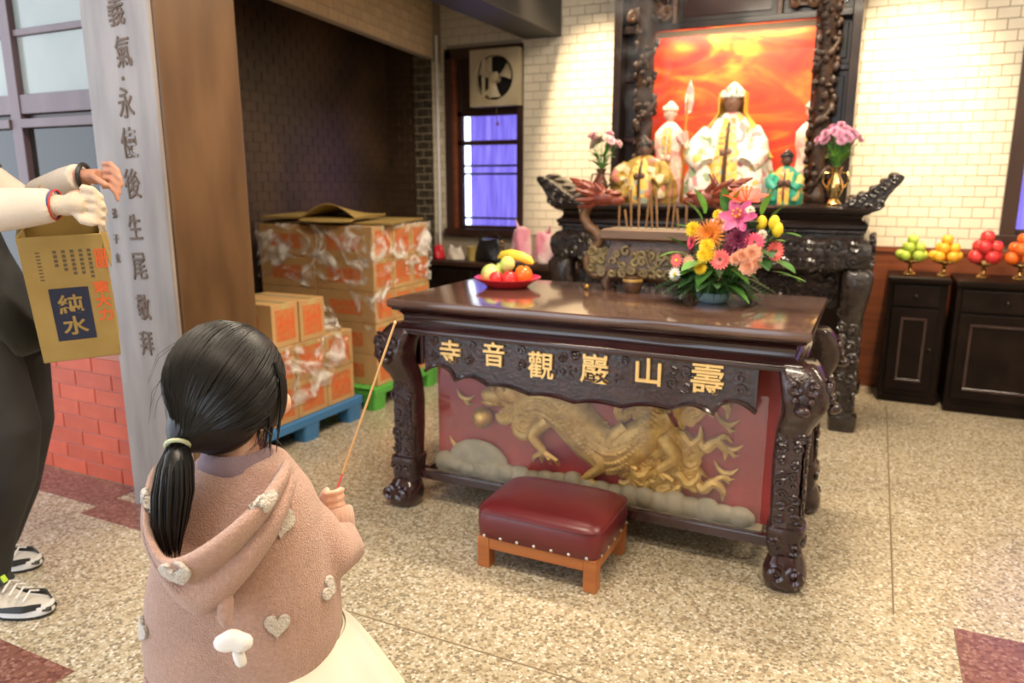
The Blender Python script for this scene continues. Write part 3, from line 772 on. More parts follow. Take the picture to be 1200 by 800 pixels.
for k in range(70):
    u = rnd.choice((rnd.uniform(.15, .36), rnd.uniform(.30, .86), rnd.uniform(.78, 1.0), rnd.uniform(.80, .98))); v = rnd.uniform(.06, .50)
    if u < .34 and v < .2: continue
    f = MB(); 
    scroll(f, bp(u, v, .008), UX, UZ, rnd.uniform(.025, .05), rnd.uniform(.9, 1.5), rnd.uniform(0, 6.28), rnd.choice((-1, 1)), .012, 6, 14)
    f.tube([bp(u, v, .008), bp(u + .03, v + .02, .014), bp(u + rnd.uniform(.04, .08), v + rnd.uniform(-.03, .05), .006)], [.015, .013, .003], 6)
    f.build('cloud_scroll', 'gold_dull', brd)
for k in range(12):      # tongues of fire behind the tail
    u, v, s_ = .74 + .085 * (k % 4), .10 + .145 * (k // 4) + .03 * (k % 2), (-1) ** k
    f = MB(); f.tube(spl([bp(u, v, .006), bp(u + .03, v + .035 * s_, .014), bp(u + .065, v + .005 * s_, .018), bp(u + .095, v + .030 * s_, .014), bp(u + .095, v + .070 * s_, .006)]), lin([.012, .020, .018, .013, .003]), 7)
    f.tube(spl([bp(u + .06, v + .008 * s_, .016), bp(u + .09, v - .016 * s_, .012), bp(u + .115, v + .004 * s_, .005)]), lin([.014, .010, .003]), 6)
    f.build('flame', 'gold_dull', brd)
for (u, v) in ((1.085, .34), (1.10, .255), (1.09, .17), (.095, .30), (.06, .10), (.17, .075)):
    f = MB()
    f.tube(spl([bp(u - .035, v + .03, .006), bp(u - .012, v, .01), bp(u + .02, v - .006, .008), bp(u + .045, v + .012, .004)]), lin([.002, .009, .009, .002]), 6)
    f.tube([bp(u - .008, v, .01), bp(u + .02, v - .03, .008), bp(u + .035, v - .025, .004)], [.008, .007, .002], 6)
    f.build('flame', 'gold_dull', brd)
rk = MB()
for k in range(22): 
    u = .02 + k * .054; rk.ball(bp(u, .02 + .012 * rnd.random(), .03), (.05, .035, .03 + .022 * rnd.random()), 8, 6)
rk.ball(bp(.16, .05, .02), (.13, .03, .09), 14, 8)
rk.build('carved_rocks', 'rock_grey', brd)

# ------------------------------------------------------------------ kneeling stool
st = thing('kneeling_stool', 'low wooden kneeling stool with a padded oxblood leather seat', 'stool', (-.883, 2.150, 0))
hw, hd = .208, .158
for sx in (-1, 1):
    for sy in (-1, 1): MB().box((sx * (hw - .022), sy * (hd - .022), .055), (.044, .044, .11)).build('leg', 'wood_stool', st, smooth=False, bevel=.003)
m = MB()
for sy in (-1, 1): m.box((0, sy * (hd - .012), .090), (2 * hw - .088, .022, .04))
for sx in (-1, 1): m.box((sx * (hw - .012), 0, .090), (.022, 2 * hd - .088, .04))
m.build('rail', 'wood_stool', st, smooth=False, bevel=.002)
def cush(u, v):
    return None
m = MB(); rr = []
for z, g, p in ((.108, .0, 9), (.112, .006, 9), (.15, .012, 8), (.185, .012, 7), (.205, .006, 6), (.216, -.010, 5.5), (.224, -.05, 5), (.229, -.10, 4), (.231, -.14, 3)):
    rr.append(sup_ring(0, 0, hw + g, hd + g, z, 56, p))
m.rings(rr); seat = m.build('padded_seat', 'leather', st)
m = MB(); m.tube([(hw + .012, 0, .2)] and [(x, y, .199) for x, y, z in sup_ring(0, 0, hw + .0105, hd + .0105, 0, 56, 7) + [sup_ring(0, 0, hw + .0105, hd + .0105, 0, 56, 7)[0]]], .0028, 6)
m.build('piping', 'leather', seat)
for k in range(7):
    x = -hw + .03 + k * (2 * hw - .06) / 6
    MB().ball((x, -hd - .007, .119), (.0055, .003, .0055), 8, 6).build('tack', 'steel_tack', seat)
for k in range(5):
    y = -hd + .03 + k * (2 * hd - .06) / 4
    MB().ball((hw + .007, y, .119), (.003, .0055, .0055), 8, 6).build('tack', 'steel_tack', seat)

# ------------------------------------------------------------------ fruit plate on the table
PX, PY = -1.345, 2.74
pl = thing('fruit_plate', 'round red plastic plate with a flared rim on the table', 'plate', (PX, PY, TZ))
m = MB(); m.lathe([(.075, 0), (.085, .002), (.095, .012), (.128, .032), (.136, .036), (.137, .041), (.130, .041), (.096, .02), (.07, .012), (.01, .011)], 40, fold=.012, nf=20)
m.build('dish', 'plate_red', pl)
def fruit(nm, lab, cat, mt, p, r, prof='round', group=None, rot=0, pts=None):
    t = thing(nm, lab, cat, p, rot, group)
    m = MB()
    if prof == 'round':
        m.lathe([(.001, -.93 * r), (.30 * r, -.97 * r), (.62 * r, -.80 * r), (.92 * r, -.40 * r), (1.0 * r, .05 * r), (.90 * r, .50 * r), (.62 * r, .84 * r), (.3 * r, .93 * r), (.10 * r, .84 * r), (.001, .80 * r)], 16)
        m.build('flesh', mt, t, sub=1)
        MB().tube([(0, 0, .78 * r), (.03 * r, 0, 1.0 * r), (.12 * r, 0, 1.15 * r)], [.06 * r, .05 * r, .06 * r], 6).build('stem', 'stem_brown', t)
    elif prof == 'guava':
        m.lathe([(.001, -.9 * r), (.5 * r, -.85 * r), (.95 * r, -.3 * r), (1.0 * r, .2 * r), (.72 * r, .75 * r), (.3 * r, 1.0 * r), (.001, 1.02 * r)], 18, fold=.06, nf=6)
        m.build('flesh', mt, t, sub=1)
        MB().ball((0, 0, 1.03 * r), (.14 * r, .14 * r, .12 * r), 8, 5).build('blossom_end', 'stem_brown', t)
    elif prof == 'long':
        m.tube(pts, [.006, .017, .021, .021, .018, .006], 10); m.build('flesh', mt, t)
        MB().tube([Vector(pts[-1]), Vector(pts[-1]) + Vector((.018, 0, .006))], .004, 6).build('stem', 'stem_brown', t)
    return t
zt = TZ + .012
fruit('guava', 'pale green guava on the red plate, at its outer end', 'guava', 'fruit_guava', (PX - .062, PY - .03, zt + .038), .042, 'guava', rot=.4)
fruit('guava', 'pale green guava behind the others on the red plate', 'guava', 'fruit_guava', (PX - .052, PY + .058, zt + .040), .042, 'guava', rot=1)
fruit('guava', 'pale green guava lying on top of the red plate pile', 'guava', 'fruit_guava', (PX - .006, PY + .012, zt + .078), .034, 'guava', rot=2)
fruit('apple', 'small red apple on the red plate in front of the guavas', 'apple', 'fruit_red', (PX - .018, PY - .068, zt + .028), .030)
fruit('apple', 'small red apple on the red plate beside the tomato', 'apple', 'fruit_red', (PX + .038, PY - .060, zt + .030), .031)
fruit('tomato', 'orange red tomato on the red plate', 'tomato', 'fruit_tomato', (PX + .078, PY - .012, zt + .038), .040)
fruit('orange', 'orange on the red plate behind the tomato', 'orange', 'fruit_orange', (PX + .045, PY + .055, zt + .038), .037)
fruit('banana', 'yellow banana lying across the red plate of fruit', 'banana', 'fruit_yellow', (PX, PY, zt), prof='long', r=1,
      pts=[(-.075, .066, .098), (-.055, .062, .110), (-.012, .058, .116), (.035, .056, .108), (.072, .056, .094), (.092, .056, .082)])

# small round cup near the back edge of the table
p = at(757, 338, 2.9)
t = thing('offering_cup', 'small brown round cup on the table behind the flowers', 'cup', (-.83, 2.80, TZ))
MB().lathe([(.026, 0), (.028, .004), (.036, .02), (.039, .045), (.036, .062), (.033, .062), (.035, .045), (.03, .012), (.002, .01)], 20).build('bowl', 'carved_brown', t)
MB().lathe([(.0365, .040), (.0395, .045), (.0385, .052), (.0365, .056)], 20).build('rim_band', 'gold_dull', t)
MB().ball((0, 0, 0), .011, 10, 7).build('offering_bead', 'gold', None)
o = bpy.data.objects['offering_bead']; o.location = (-1.02, 2.80, TZ + .011); tag(o, 'tiny gilt bead lying on the table', 'bead')

# ------------------------------------------------------------------ incense burner with dragon handles
IB = (-.79, 2.905, TZ)
ib = thing('incense_burner', 'carved wooden incense burner with dragon handles and a wide rim', 'incense burner', IB)
m = MB(); molding(m, [(-.02, .032), (.0, .05), (.006, .09), (.0, .14), (-.012, .18), (-.008, .196)], -.165, .165, -.055, .055); body = m.build('bowl', 'carved_brown', ib)
c = MB(); carve(c, (-.15, -.062, .055), (1, 0, 0), (0, 0, 1), .30, .11, .036, .006, 31); c.build('bowl_carving', 'carving_olive', body)
m = MB(); molding(m, [(.0, .196), (.012, .20), (.022, .206), (.022, .236), (.012, .242)], -.165, .165, -.055, .055); m.build('rim', 'wood_burner', ib, smooth=False)
MB().bx(-.16, .16, -.05, .05, .242, .2435).build('ash', 'rock_grey', ib, smooth=False)
for sx in (-1, 1):
    for sy in (-1, 1): MB().tube([(sx * .155, sy * .045, .06), (sx * .17, sy * .052, .03), (sx * .165, sy * .05, .0)], [.016, .018, .014], 8).build('foot', 'carved_brown', ib)
def dragon_handle(s_):
    m = MB()
    pts = [(s_ * x, 0, z) for x, z in ((.17, .06), (.225, .045), (.262, .075), (.265, .12), (.235, .16), (.215, .19), (.235, .225), (.268, .25), (.285, .285), (.27, .325), (.245, .345))]
    m.tube(spl(pts), lin([.012, .016, .018, .018, .018, .018, .018, .018, .019, .021, .018]), 10)
    h = m.build('dragon_handle', 'wood_burner', ib)
    k = MB(); k.ball((s_ * .255, 0, .36), (.05, .028, .026), 12, 8); k.ball((s_ * .215, 0, .352), (.03, .02, .015), 10, 6); k.ball((s_ * .22, 0, .372), (.026, .02, .010), 10, 6)
    for a in range(5): k.tube([(s_ * (.27 + .006 * a), 0, .37), (s_ * (.295 + .012 * a), .01 * (a - 2), .385 + .006 * a), (s_ * (.315 + .014 * a), .014 * (a - 2), .37 + .012 * a)], [.011, .010, .003], 6)
    for a in (-1, 1): k.tube([(s_ * .255, .014 * a, .38), (s_ * .275, .022 * a, .405), (s_ * .262, .026 * a, .43)], [.008, .006, .002], 6); k.ball((s_ * .235, .018 * a, .378), .008, 8, 6)
    for a in range(9):
        q3 = 2 * PI * a / 9; k.tube([(s_ * .28, .018 * math.cos(q3), .362 + .02 * math.sin(q3)), (s_ * .30, .04 * math.cos(q3), .364 + .036 * math.sin(q3)), (s_ * .325, .05 * math.cos(q3), .37 + .045 * math.sin(q3))], [.012, .010, .003], 6)
    for i_, v_ in enumerate(k.v): k.v[i_] = (s_ * .215 + (v_[0] - s_ * .26) * 1.35, v_[1] * 1.35, .355 + (v_[2] - .355) * 1.3)
    k.build('dragon_head', 'ornament_red', h)
    for a in range(5):
        f = MB(); p = pts[2 + 2 * a if 2 + 2 * a < len(pts) else -1]
        f.tube([p, (p[0] + s_ * .02, .012, p[2] + .012), (p[0] + s_ * .03, .016, p[2] + .034)], [.010, .007, .002], 6); f.build('fin', 'carving_olive', h)
    f = MB(); f.bx(min(s_ * .17, s_ * .25), max(s_ * .17, s_ * .25), -.018, -.012, .06, .16); carve(f, (min(s_ * .17, s_ * .26), -.02, .05), (1, 0, 0), (0, 0, 1), .09, .12, .04, .008, 8)
    f.build('handle_carving', 'carving_olive', h)
dragon_handle(-1); dragon_handle(1)
rnd = random.Random(3)
for k in range(11):
    x = IB[0] - .135 + k * .0265 + rnd.uniform(-.006, .006); lean = rnd.uniform(-.012, .012); h = rnd.uniform(.07, .15)
    y = IB[1] + rnd.uniform(-.02, .02)
    t = thing('incense_stick', 'brown incense stick standing in the carved burner', 'incense', (x, y, TZ + .2435), 0, 'incense sticks in the burner')
    MB().tube([(0, 0, -.0), (lean * .4, 0, h * .4)], .0042, 6).build('stick', 'incense_brown', t)
    MB().tube([(lean * .4, 0, h * .4), (lean, 0, h)], .0052, 6).build('incense_coating', 'incense_brown', t)

# ------------------------------------------------------------------ flower arrangement
FY = 2.68
fl = thing('flower_arrangement', 'mixed bouquet of lilies, gerberas and mums with ferns on the table', 'flowers', (-.50, 2.70, TZ))
FO = Vector((-.50, 2.70, TZ))
MB().lathe([(.045, 0), (.052, .004), (.060, .02), (.062, .036), (.057, .037), (.05, .015), (.002, .010)], 24).build('bowl', 'glass_bluish', fl)
def orient(p, d):
    d = Vector(d).normalized(); q = d.to_track_quat('Z', 'Y').to_matrix().to_4x4()
    return Matrix.Translation(p) @ q
def petals(mb, M, n, L, wd, lift, curl=0.0, a0=0, z0=0, seg=4):
    for k in range(n):
        a = a0 + 2 * PI * k / n; rows = []
        for i in range(seg + 1):
            t = i / seg; r = L * t * math.cos(lift * (1 - curl * t)); z = z0 + L * t * math.sin(lift) - curl * L * t * t * .6
            w_ = wd * math.sin(PI * (.14 + .80 * t)) ** .8
            ca, sa_ = math.cos(a), math.sin(a)
            rows.append([(r * ca - w_ * sa_, r * sa_ + w_ * ca, z + .15 * w_), (r * ca, r * sa_, z - .1 * w_), (r * ca + w_ * sa_, r * sa_ - w_ * ca, z + .15 * w_)])
        mb.rings(rows, closed=False, M=M)
def flower(kind, px, py, Y, r, mt, d=(0, -1, .3), par=None, org=None, cmat='stem_brown'):
    par = par or fl; org = org or FO
    p = at(px, py, Y) - org
    M = orient(p, d); m = MB()
    if kind == 'gerbera':
        petals(m, M, 18, r, r * .17, .12); petals(m, M, 14, r * .62, r * .13, .35, 0, .1, .004)
    elif kind == 'mum':
        for i, (q, l) in enumerate(((1, .15), (.85, .5), (.66, .85), (.45, 1.15))): petals(m, M, 16 - 2 * i, r * q, r * .15, l, 0, i * .3, i * .004, 3)
    elif kind == 'spider':
        for i, (q, l) in enumerate(((1, -.2), (1, .2), (.9, .6), (.7, 1.0))): petals(m, M, 22, r * q, r * .06, l, 0, i * .2, 0, 3)
    elif kind == 'lily':
        petals(m, M, 6, r, r * .28, .55, .35, 0, 0, 6)
    elif kind == 'carnation':
        for i, (q, l) in enumerate(((1, .1), (.9, .45), (.75, .8), (.55, 1.1), (.35, 1.35))): petals(m, M, 9, r * q, r * .3, l, .1, i * .4, i * .005, 3)
    elif kind == 'daisy':
        petals(m, M, 14, r, r * .16, .1)
    elif kind == 'bud':
        m.lathe([(.001, -r), (.5 * r, -.7 * r), (.75 * r, -.1 * r), (.62 * r, .6 * r), (.3 * r, 1.05 * r), (.001, 1.1 * r)], 12, fold=.06, nf=3, M=M)
    f = m.build(kind + '_flower', mt, par)
    if kind in ('gerbera', 'daisy'): MB().ball((0, 0, .004), (r * .22, r * .22, r * .12), 10, 6, M).build('flower_eye', cmat, f)
    if kind == 'lily':
        s_ = MB()
        for k in range(6):
            a = k * PI / 3 + .5; s_.tube([M @ Vector((0, 0, 0)), M @ Vector((.2 * r * math.cos(a), .2 * r * math.sin(a), .6 * r))], .0018, 5); s_.ball(M @ Vector((.2 * r * math.cos(a), .2 * r * math.sin(a), .6 * r)), .005, 6, 4)
        s_.build('stamens', 'petal_orange', f)
    # stem down into the bowl
    q = Vector((p.x * .25, p.y * .25, .03)) if par is fl else Vector((0, 0, .0))
    if par is fl:
        b = p - Vector(d).normalized() * .006
        MB().tube([b, (b + q) / 2 + Vector((0, .02, .02)), q], .003, 5).build('stem', 'leaf', f)
    return f
flower('lily', 874, 237, 2.74, .085, 'petal_red', (.05, -.35, 1))
flower('lily', 866, 256, 2.66, .070, 'petal_magenta', (-.1, -.9, .5))
flower('lily', 847, 262, 2.68, .050, 'petal_pale', (-.5, -.8, .4))
flower('spider', 832, 275, 2.64, .058, 'petal_orange', (-.2, -1, .35))
flower('mum', 866, 281, 2.63, .052, 'petal_plum', (.1, -1, .3))
flower('spider', 858, 292, 2.625, .036, 'petal_plum', (0, -1, .1))
flower('gerbera', 844, 304, 2.60, .036, 'petal_coral', (-.05, -1, .15))
flower('gerbera', 884, 284, 2.62, .034, 'petal_pink', (.2, -1, .25))
flower('gerbera', 908, 294, 2.65, .036, 'petal_coral', (.75, -.75, .1))
flower('gerbera', 811, 283, 2.66, .030, 'petal_pink', (-.8, -.6, .15))
for px, py, Y, r in ((813, 269, 2.67, .032), (829, 288, 2.61, .030), (826, 299, 2.60, .030), (821, 314, 2.60, .025), (835, 300, 2.61, .022), (842, 252, 2.70, .022)): flower('mum', px, py, Y, r, 'petal_yellow', (-.15, -1, .25))
for px, py in ((892, 262), (907, 262), (911, 270)): flower('bud', px, py, 2.70, .026, 'petal_yellow', (.15, -.3, 1))
for px, py, r in ((870, 300, .030), (882, 297, .034), (877, 312, .034), (862, 304, .024), (886, 308, .024)): flower('carnation', px, py, 2.605, r, 'petal_peach', (.1, -1, .1))
for px, py, mt in ((791, 321, 'petal_white'), (793, 305, 'petal_coral'), (807, 307, 'petal_peach')): flower('daisy', px, py, 2.62, .026, mt, (-.4, -1, .1), cmat='petal_yellow')
for px, py in ((879, 247), (893, 275)): flower('carnation', px, py, 2.66, .018, 'petal_white', (.2, -1, .3))
def leaf(p, d, L, wd, mt, up=(0, 0, 1), bend=.25, par=None):
    p, d, up = Vector(p), Vector(d).normalized(), Vector(up)
    s_ = d.cross(up)
    if s_.length < .05: s_ = d.cross(Vector((0, 1, 0)))
    s_.normalize(); n = s_.cross(d); rows = []
    for i in range(7):
        t = i / 6; c = p + d * (L * t) - n * (bend * L * t * t); w_ = wd * (math.sin(PI * (.06 + .94 * t)) ** .8) + .0008
        rows.append([c - s_ * w_ + n * (.25 * w_), c, c + s_ * w_ + n * (.25 * w_)])
    return MB().rings([[tuple(q) for q in r] for r in rows], closed=False).build('leaf', mt, par or fl)
rnd = random.Random(11)
for px, py, Y, d, L, wd, mt in [(826, 250, 2.72, (-.2, -.2, 1), .10, .022, 'leaf_light'), (823, 258, 2.72, (-.4, -.2, .8), .09, .020, 'leaf_light'), (849, 248, 2.74, (0, -.1, 1), .09, .018, 'leaf'), (857, 248, 2.74, (.15, -.1, 1), .085, .016, 'leaf_light'),
        (893, 252, 2.74, (.2, -.1, 1), .09, .022, 'leaf_light'), (901, 262, 2.74, (.45, -.1, .9), .09, .020, 'leaf'), (912, 275, 2.72, (.9, -.3, .2), .08, .018, 'leaf'), (815, 272, 2.68, (-.9, -.2, .6), .075, .020, 'leaf_light'),
        (803, 290, 2.68, (-.6, -.4, .6), .09, .024, 'leaf'), (800, 296, 2.68, (-1, -.3, .05), .085, .016, 'leaf_light'), (905, 305, 2.66, (.8, -.5, -.1), .10, .024, 'leaf'), (890, 302, 2.63, (.5, -.8, -.2), .08, .026, 'leaf_dark'),
        (880, 268, 2.66, (.1, -.7, .5), .07, .024, 'leaf_dark'), (893, 292, 2.66, (.4, -.7, 0), .09, .026, 'leaf_dark'), (905, 318, 2.66, (1, -.2, -.05), .10, .014, 'leaf'), (912, 322, 2.66, (1, -.1, .05), .09, .010, 'leaf_light'), (898, 285, 2.66, (.9, -.4, .4), .07, .02, 'leaf')]:
    leaf(at(px, py, Y) - FO, d, L, wd, mt)
for k in range(46):      # dark ferns and broad leaves filling the underside
    a = rnd.uniform(0, 2 * PI); z = rnd.uniform(.03, .16); r0 = rnd.uniform(.01, .05)
    leaf((r0 * math.cos(a), r0 * math.sin(a), z), (math.cos(a), math.sin(a), rnd.uniform(-.15, .35)), rnd.uniform(.10, .165), rnd.uniform(.018, .032), rnd.choice(('leaf_dark', 'leaf_dark', 'leaf')), bend=rnd.uniform(.2, .45))
def fern(p, d, L):
    p, d = Vector(p), Vector(d).normalized(); s_ = d.cross(Vector((0, 0, 1))).normalized(); m = MB()
    for i in range(14):
        t = i / 14; c = p + d * (L * t) - Vector((0, 0, .35 * L * t * t)); l = .036 * (1 - t) + .006
        for k in (-1, 1):
            e = c + s_ * (k * l) + d * (.4 * l); w_ = d * .0045
            m.add([c - w_, c + w_, e + w_ * .4, e - w_ * .4], [(0, 1, 2, 3)])
    m.tube([p, p + d * (L * .5) - Vector((0, 0, .09 * L)), p + d * L - Vector((0, 0, .35 * L))], .0016, 5)
    return m.build('fern_frond', 'leaf_dark', fl)
for k in range(34):
    a = -PI / 2 + (k - 16.5) * .14; fern((.02 * math.cos(a), .02 * math.sin(a), .060 + .02 * (k % 3)), (math.cos(a), math.sin(a), .04), .13 + .03 * (k % 3))
# ------------------------------------------------------------------ altar
al = thing('altar', 'tall black carved altar with upswept scroll ends behind the offering table', 'altar', (-.84, 4.42, 0))
ax0, ax1, ay0, ay1 = -.80, .80, -.40, .46       # local body
m = MB(); molding(m, [(.0, 1.02), (.012, 1.03), (.012, 1.045), (-.006, 1.055), (-.018, 1.075), (-.012, 1.092), (.014, 1.10), (.026, 1.112), (.026, 1.128), (.016, 1.135)], ax0, ax1, ay0, ay1); m.build('altar_top', 'lacquer_black', al)
m = MB(); molding(m, [(-.02, .80), (.005, .815), (.03, .85), (.042, .90), (.036, .945), (.012, .975), (-.012, .985), (-.012, 1.0), (.006, 1.008), (.006, 1.02)], ax0, ax1, ay0, ay1); belly = m.build('belly', 'black_carved', al)
c = MB(); carve(c, (ax0 + .02, ay0 - .040, .825), (1, 0, 0), (0, 0, 1), 1.56, .145, .06, .010, 41); c.bx(ax0 + .02, ax1 - .02, ay0 - .038, ay0 - .034, .84, .955); c.build('belly_carving', 'black_carved', belly)
c = MB(); c.bx(ax1 + .034, ax1 + .038, ay0 + .02, ay1 - .02, .84, .955); carve(c, (ax1 + .040, ay0 + .02, .825), (0, 1, 0), (0, 0, 1), .8, .145, .07, .012, 42); c.build('belly_carving', 'black_carved', belly)
def wing(s_):
    prof = [(.66, 1.134), (.70, 1.150), (.74, 1.178), (.78, 1.198), (.82, 1.232), (.865, 1.262), (.905, 1.284), (.932, 1.288), (.947, 1.275), (.942, 1.256), (.915, 1.225), (.89, 1.19), (.870, 1.15), (.857, 1.12), (.80, 1.10), (.68, 1.12)]
    m = MB(); pts = [(s_ * x, z) for x, z in prof]
    m.rings([[(x, y, z) for x, z in pts] for y in (-.40, -.39, -.08, -.07)]); w_ = m.build('scroll_end', 'black_carved', al, smooth=True)
    c = MB()
    for i, (x, z, r) in enumerate(((.775, 1.17, .026), (.825, 1.20, .028), (.870, 1.235, .022), (.905, 1.262, .016), (.85, 1.15, .024), (.80, 1.13, .024), (.73, 1.152, .018))):
        scroll(c, (s_ * x, -.405, z), (1, 0, 0), (0, 0, 1), r, 1.3, i, s_, .007)
        c.ball((s_ * x, -.24, z + .02), (.03, .12, .022), 8, 6)
    c.ball((s_ * .932, -.24, 1.272), (.020, .17, .018), 10, 8)
    c.build('scroll_carving', 'black_carved', w_)
wing(1); wing(-1)
for sx in (-1, 1):
    for sy in (-1, 1):
        m = MB(); cx, cy = sx * .765, (ay0 + .05 if sy < 0 else ay1 - .05)
        m.rings([sup_ring(cx + sx * o, cy + sy * o, h, h, z, 20, 3.5) for z, o, h in ((0, .012, .065), (.03, .014, .07), (.075, .012, .07), (.08, .006, .055), (.12, .0, .05), (.25, -.004, .048), (.40, 0, .05), (.52, .004, .052), (.60, .010, .056), (.70, .020, .066), (.80, .024, .075), (.84, .01, .06))])
        lg_ = m.build('leg', 'black_carved', al)
        c = MB(); c.bx(cx - .04, cx + .04, cy - .052, cy - .04, .08, .78); carve(c, (cx - .05, cy - .052, .09), (1, 0, 0), (0, 0, 1), .10, .70, .05, .009, 50 + sx); c.build('leg_carving', 'black_carved', lg_); c = MB(); c.bx(cx + min(sx * .04, sx * .052), cx + max(sx * .04, sx * .052), cy - .04, cy + .04, .08, .78); carve(c, (cx + sx * .052, cy - .05, .09), (0, 1, 0), (0, 0, 1), .10, .70, .055, .011, 53 + sx)
        c.build('leg_carving', 'black_carved', lg_)
m = MB(); m.bx(-.70, .70, -.33, -.31, .62, .82); m.build('apron', 'black_carved', al, smooth=False)
m = MB(); carve(m, (-.70, -.335, .63), (1, 0, 0), (0, 0, 1), 1.4, .18, .07, .010, 60); m.build('apron_carving', 'black_carved', al)
MB().bx(-.78, .78, -.02, .0, .02, .82).build('back_panel', 'lacquer_black', al, smooth=False)

# ------------------------------------------------------------------ shrine frame on the altar
AZ = 1.135
sh = thing('shrine', 'dark carved wooden shrine frame with a red painted back panel', 'shrine', (-.86, 4.80, AZ))
def sb(nm, m, x0, x1, y0, y1, z0, z1, par=sh, bev=.004): return MB().bx(x0 + .86, x1 + .86, y0 - 4.80, y1 - 4.80, z0 - AZ, z1 - AZ).build(nm, m, par, smooth=False, bevel=bev)
bd = sb('painted_panel', 'painting', -1.37, -.37, 4.86, 4.875, AZ, 2.13, bev=.001)
for x in (-1.535, -.205): sb('outer_post', 'lacquer_black', x, x + .05, 4.60, 5.03, AZ, 2.75)
for x0, x1 in ((-1.485, -1.36), (-.395, -.205)):
    for z0, z1 in ((AZ, 1.50), (1.53, 1.86), (1.89, 2.30)):
        pn = sb('side_panel', 'lacquer_black', x0, x1, 4.70, 4.72, z0, z1)
        sb('raised_field', 'lacquer_black', x0 + .02, x1 - .02, 4.692, 4.70, z0 + .03, z1 - .03, pn) if False else MB().bx(x0 + .88, x1 + .84, 4.692 - 4.80, 4.70 - 4.80, z0 + .03 - AZ, z1 - .03 - AZ).build('raised_field', 'lacquer_black', pn, smooth=False, bevel=.004)
    for z in (1.50, 1.86, 2.30): sb('side_rail', 'lacquer', x0, x1, 4.685, 4.725, z, z + .03)
for (xc, seed) in ((-1.333, 3), (-.325, 4)):
    m = MB(); m.lathe([(.055, 0), (.06, .01), (.06, .05), (.05, .06), (.048, .12), (.048, .93), (.055, .95), (.055, 1.2)], 18, (xc + .86, 4.63 - 4.80, 0)); col = m.build('column', 'column_carved', sh)
    c = MB(); pts = []
    for i in range(60):
        t = i / 59; a = t * 5.2 * PI + seed; pts.append((xc + .86 + .048 * math.cos(a), -.17 + .048 * math.sin(a), .08 + .86 * t))
    c.tube(pts, [.020 + .007 * math.sin(i * 1.3) for i in range(60)], 8)
    rr = random.Random(seed)
    for k in range(110):
        a = rr.uniform(PI * .8, PI * 2.2); z = rr.uniform(.06, 1.15); c.ball((xc + .86 + .056 * math.cos(a), -.17 + .056 * math.sin(a), z), (rr.uniform(.010, .024), rr.uniform(.010, .02), rr.uniform(.012, .03)), 7, 5)
    c.build('coiled_dragon', 'column_carved', col)
sb('lintel_board', 'lacquer_black', -1.485, -.205, 4.62, 4.66, 2.13, 2.17)
sb('lintel_board', 'lacquer_black', -1.485, -.205, 4.64, 4.70, 2.38, 2.75)
for x0, x1 in ((-1.485, -1.19), (-1.16, -.60), (-.57, -.205)):
    f = sb('frieze_panel', 'lacquer_black', x0, x1, 4.66, 4.68, 2.17, 2.38)
    MB().bx(x0 + .86 + .03, x1 + .86 - .03, -.146, -.138, 2.20 - AZ, 2.35 - AZ).build('raised_field', 'lacquer', f, smooth=False, bevel=.004)
for x in (-1.19, -.60): sb('frieze_post', 'carved_brown', x, x + .03, 4.63, 4.69, 2.14, 2.40)
for xb in (-.40, -1.32):
    c = MB(); c.bx(xb + .86 - .13, xb + .86 + .13, -.186, -.182, 2.20 - AZ, 2.27 - AZ)
    for i in range(5): scroll(c, (xb + .86 + (i - 2) * .05, -.19, 2.22 - AZ + .03 * (i % 2)), (1, 0, 0), (0, 0, 1), .035, 1.4, i, (-1) ** i, .011)
    c.build('corner_bracket', 'carved_brown', sh)
c = MB(); c.bx(-1.60 + .86, -.14 + .86, -.20, -.10, 2.42 - AZ, 2.50 - AZ); c.build('cornice', 'carved_brown', sh, smooth=False, bevel=.01)
c = MB(); carve(c, (-1.54 + .86, -.19, 2.42 - AZ), (1, 0, 0), (0, 0, 1), .30, .14, .06, .012, 71); c.build('cornice_carving', 'carved_brown', sh)
# hidden strip lamp behind the shrine lintel
t = thing('shrine_lamp', 'slim strip lamp behind the shrine lintel', 'lamp', (-.87, 4.745, 2.215))
MB().bx(-.42, .42, -.012, .012, -.018, .003).build('lamp_strip', 'tube_glow', t, smooth=False)
area('shrine_light', (-.87, 4.745, 2.19), (math.radians(8), 0, 0), .84, .04, 8, WARM)

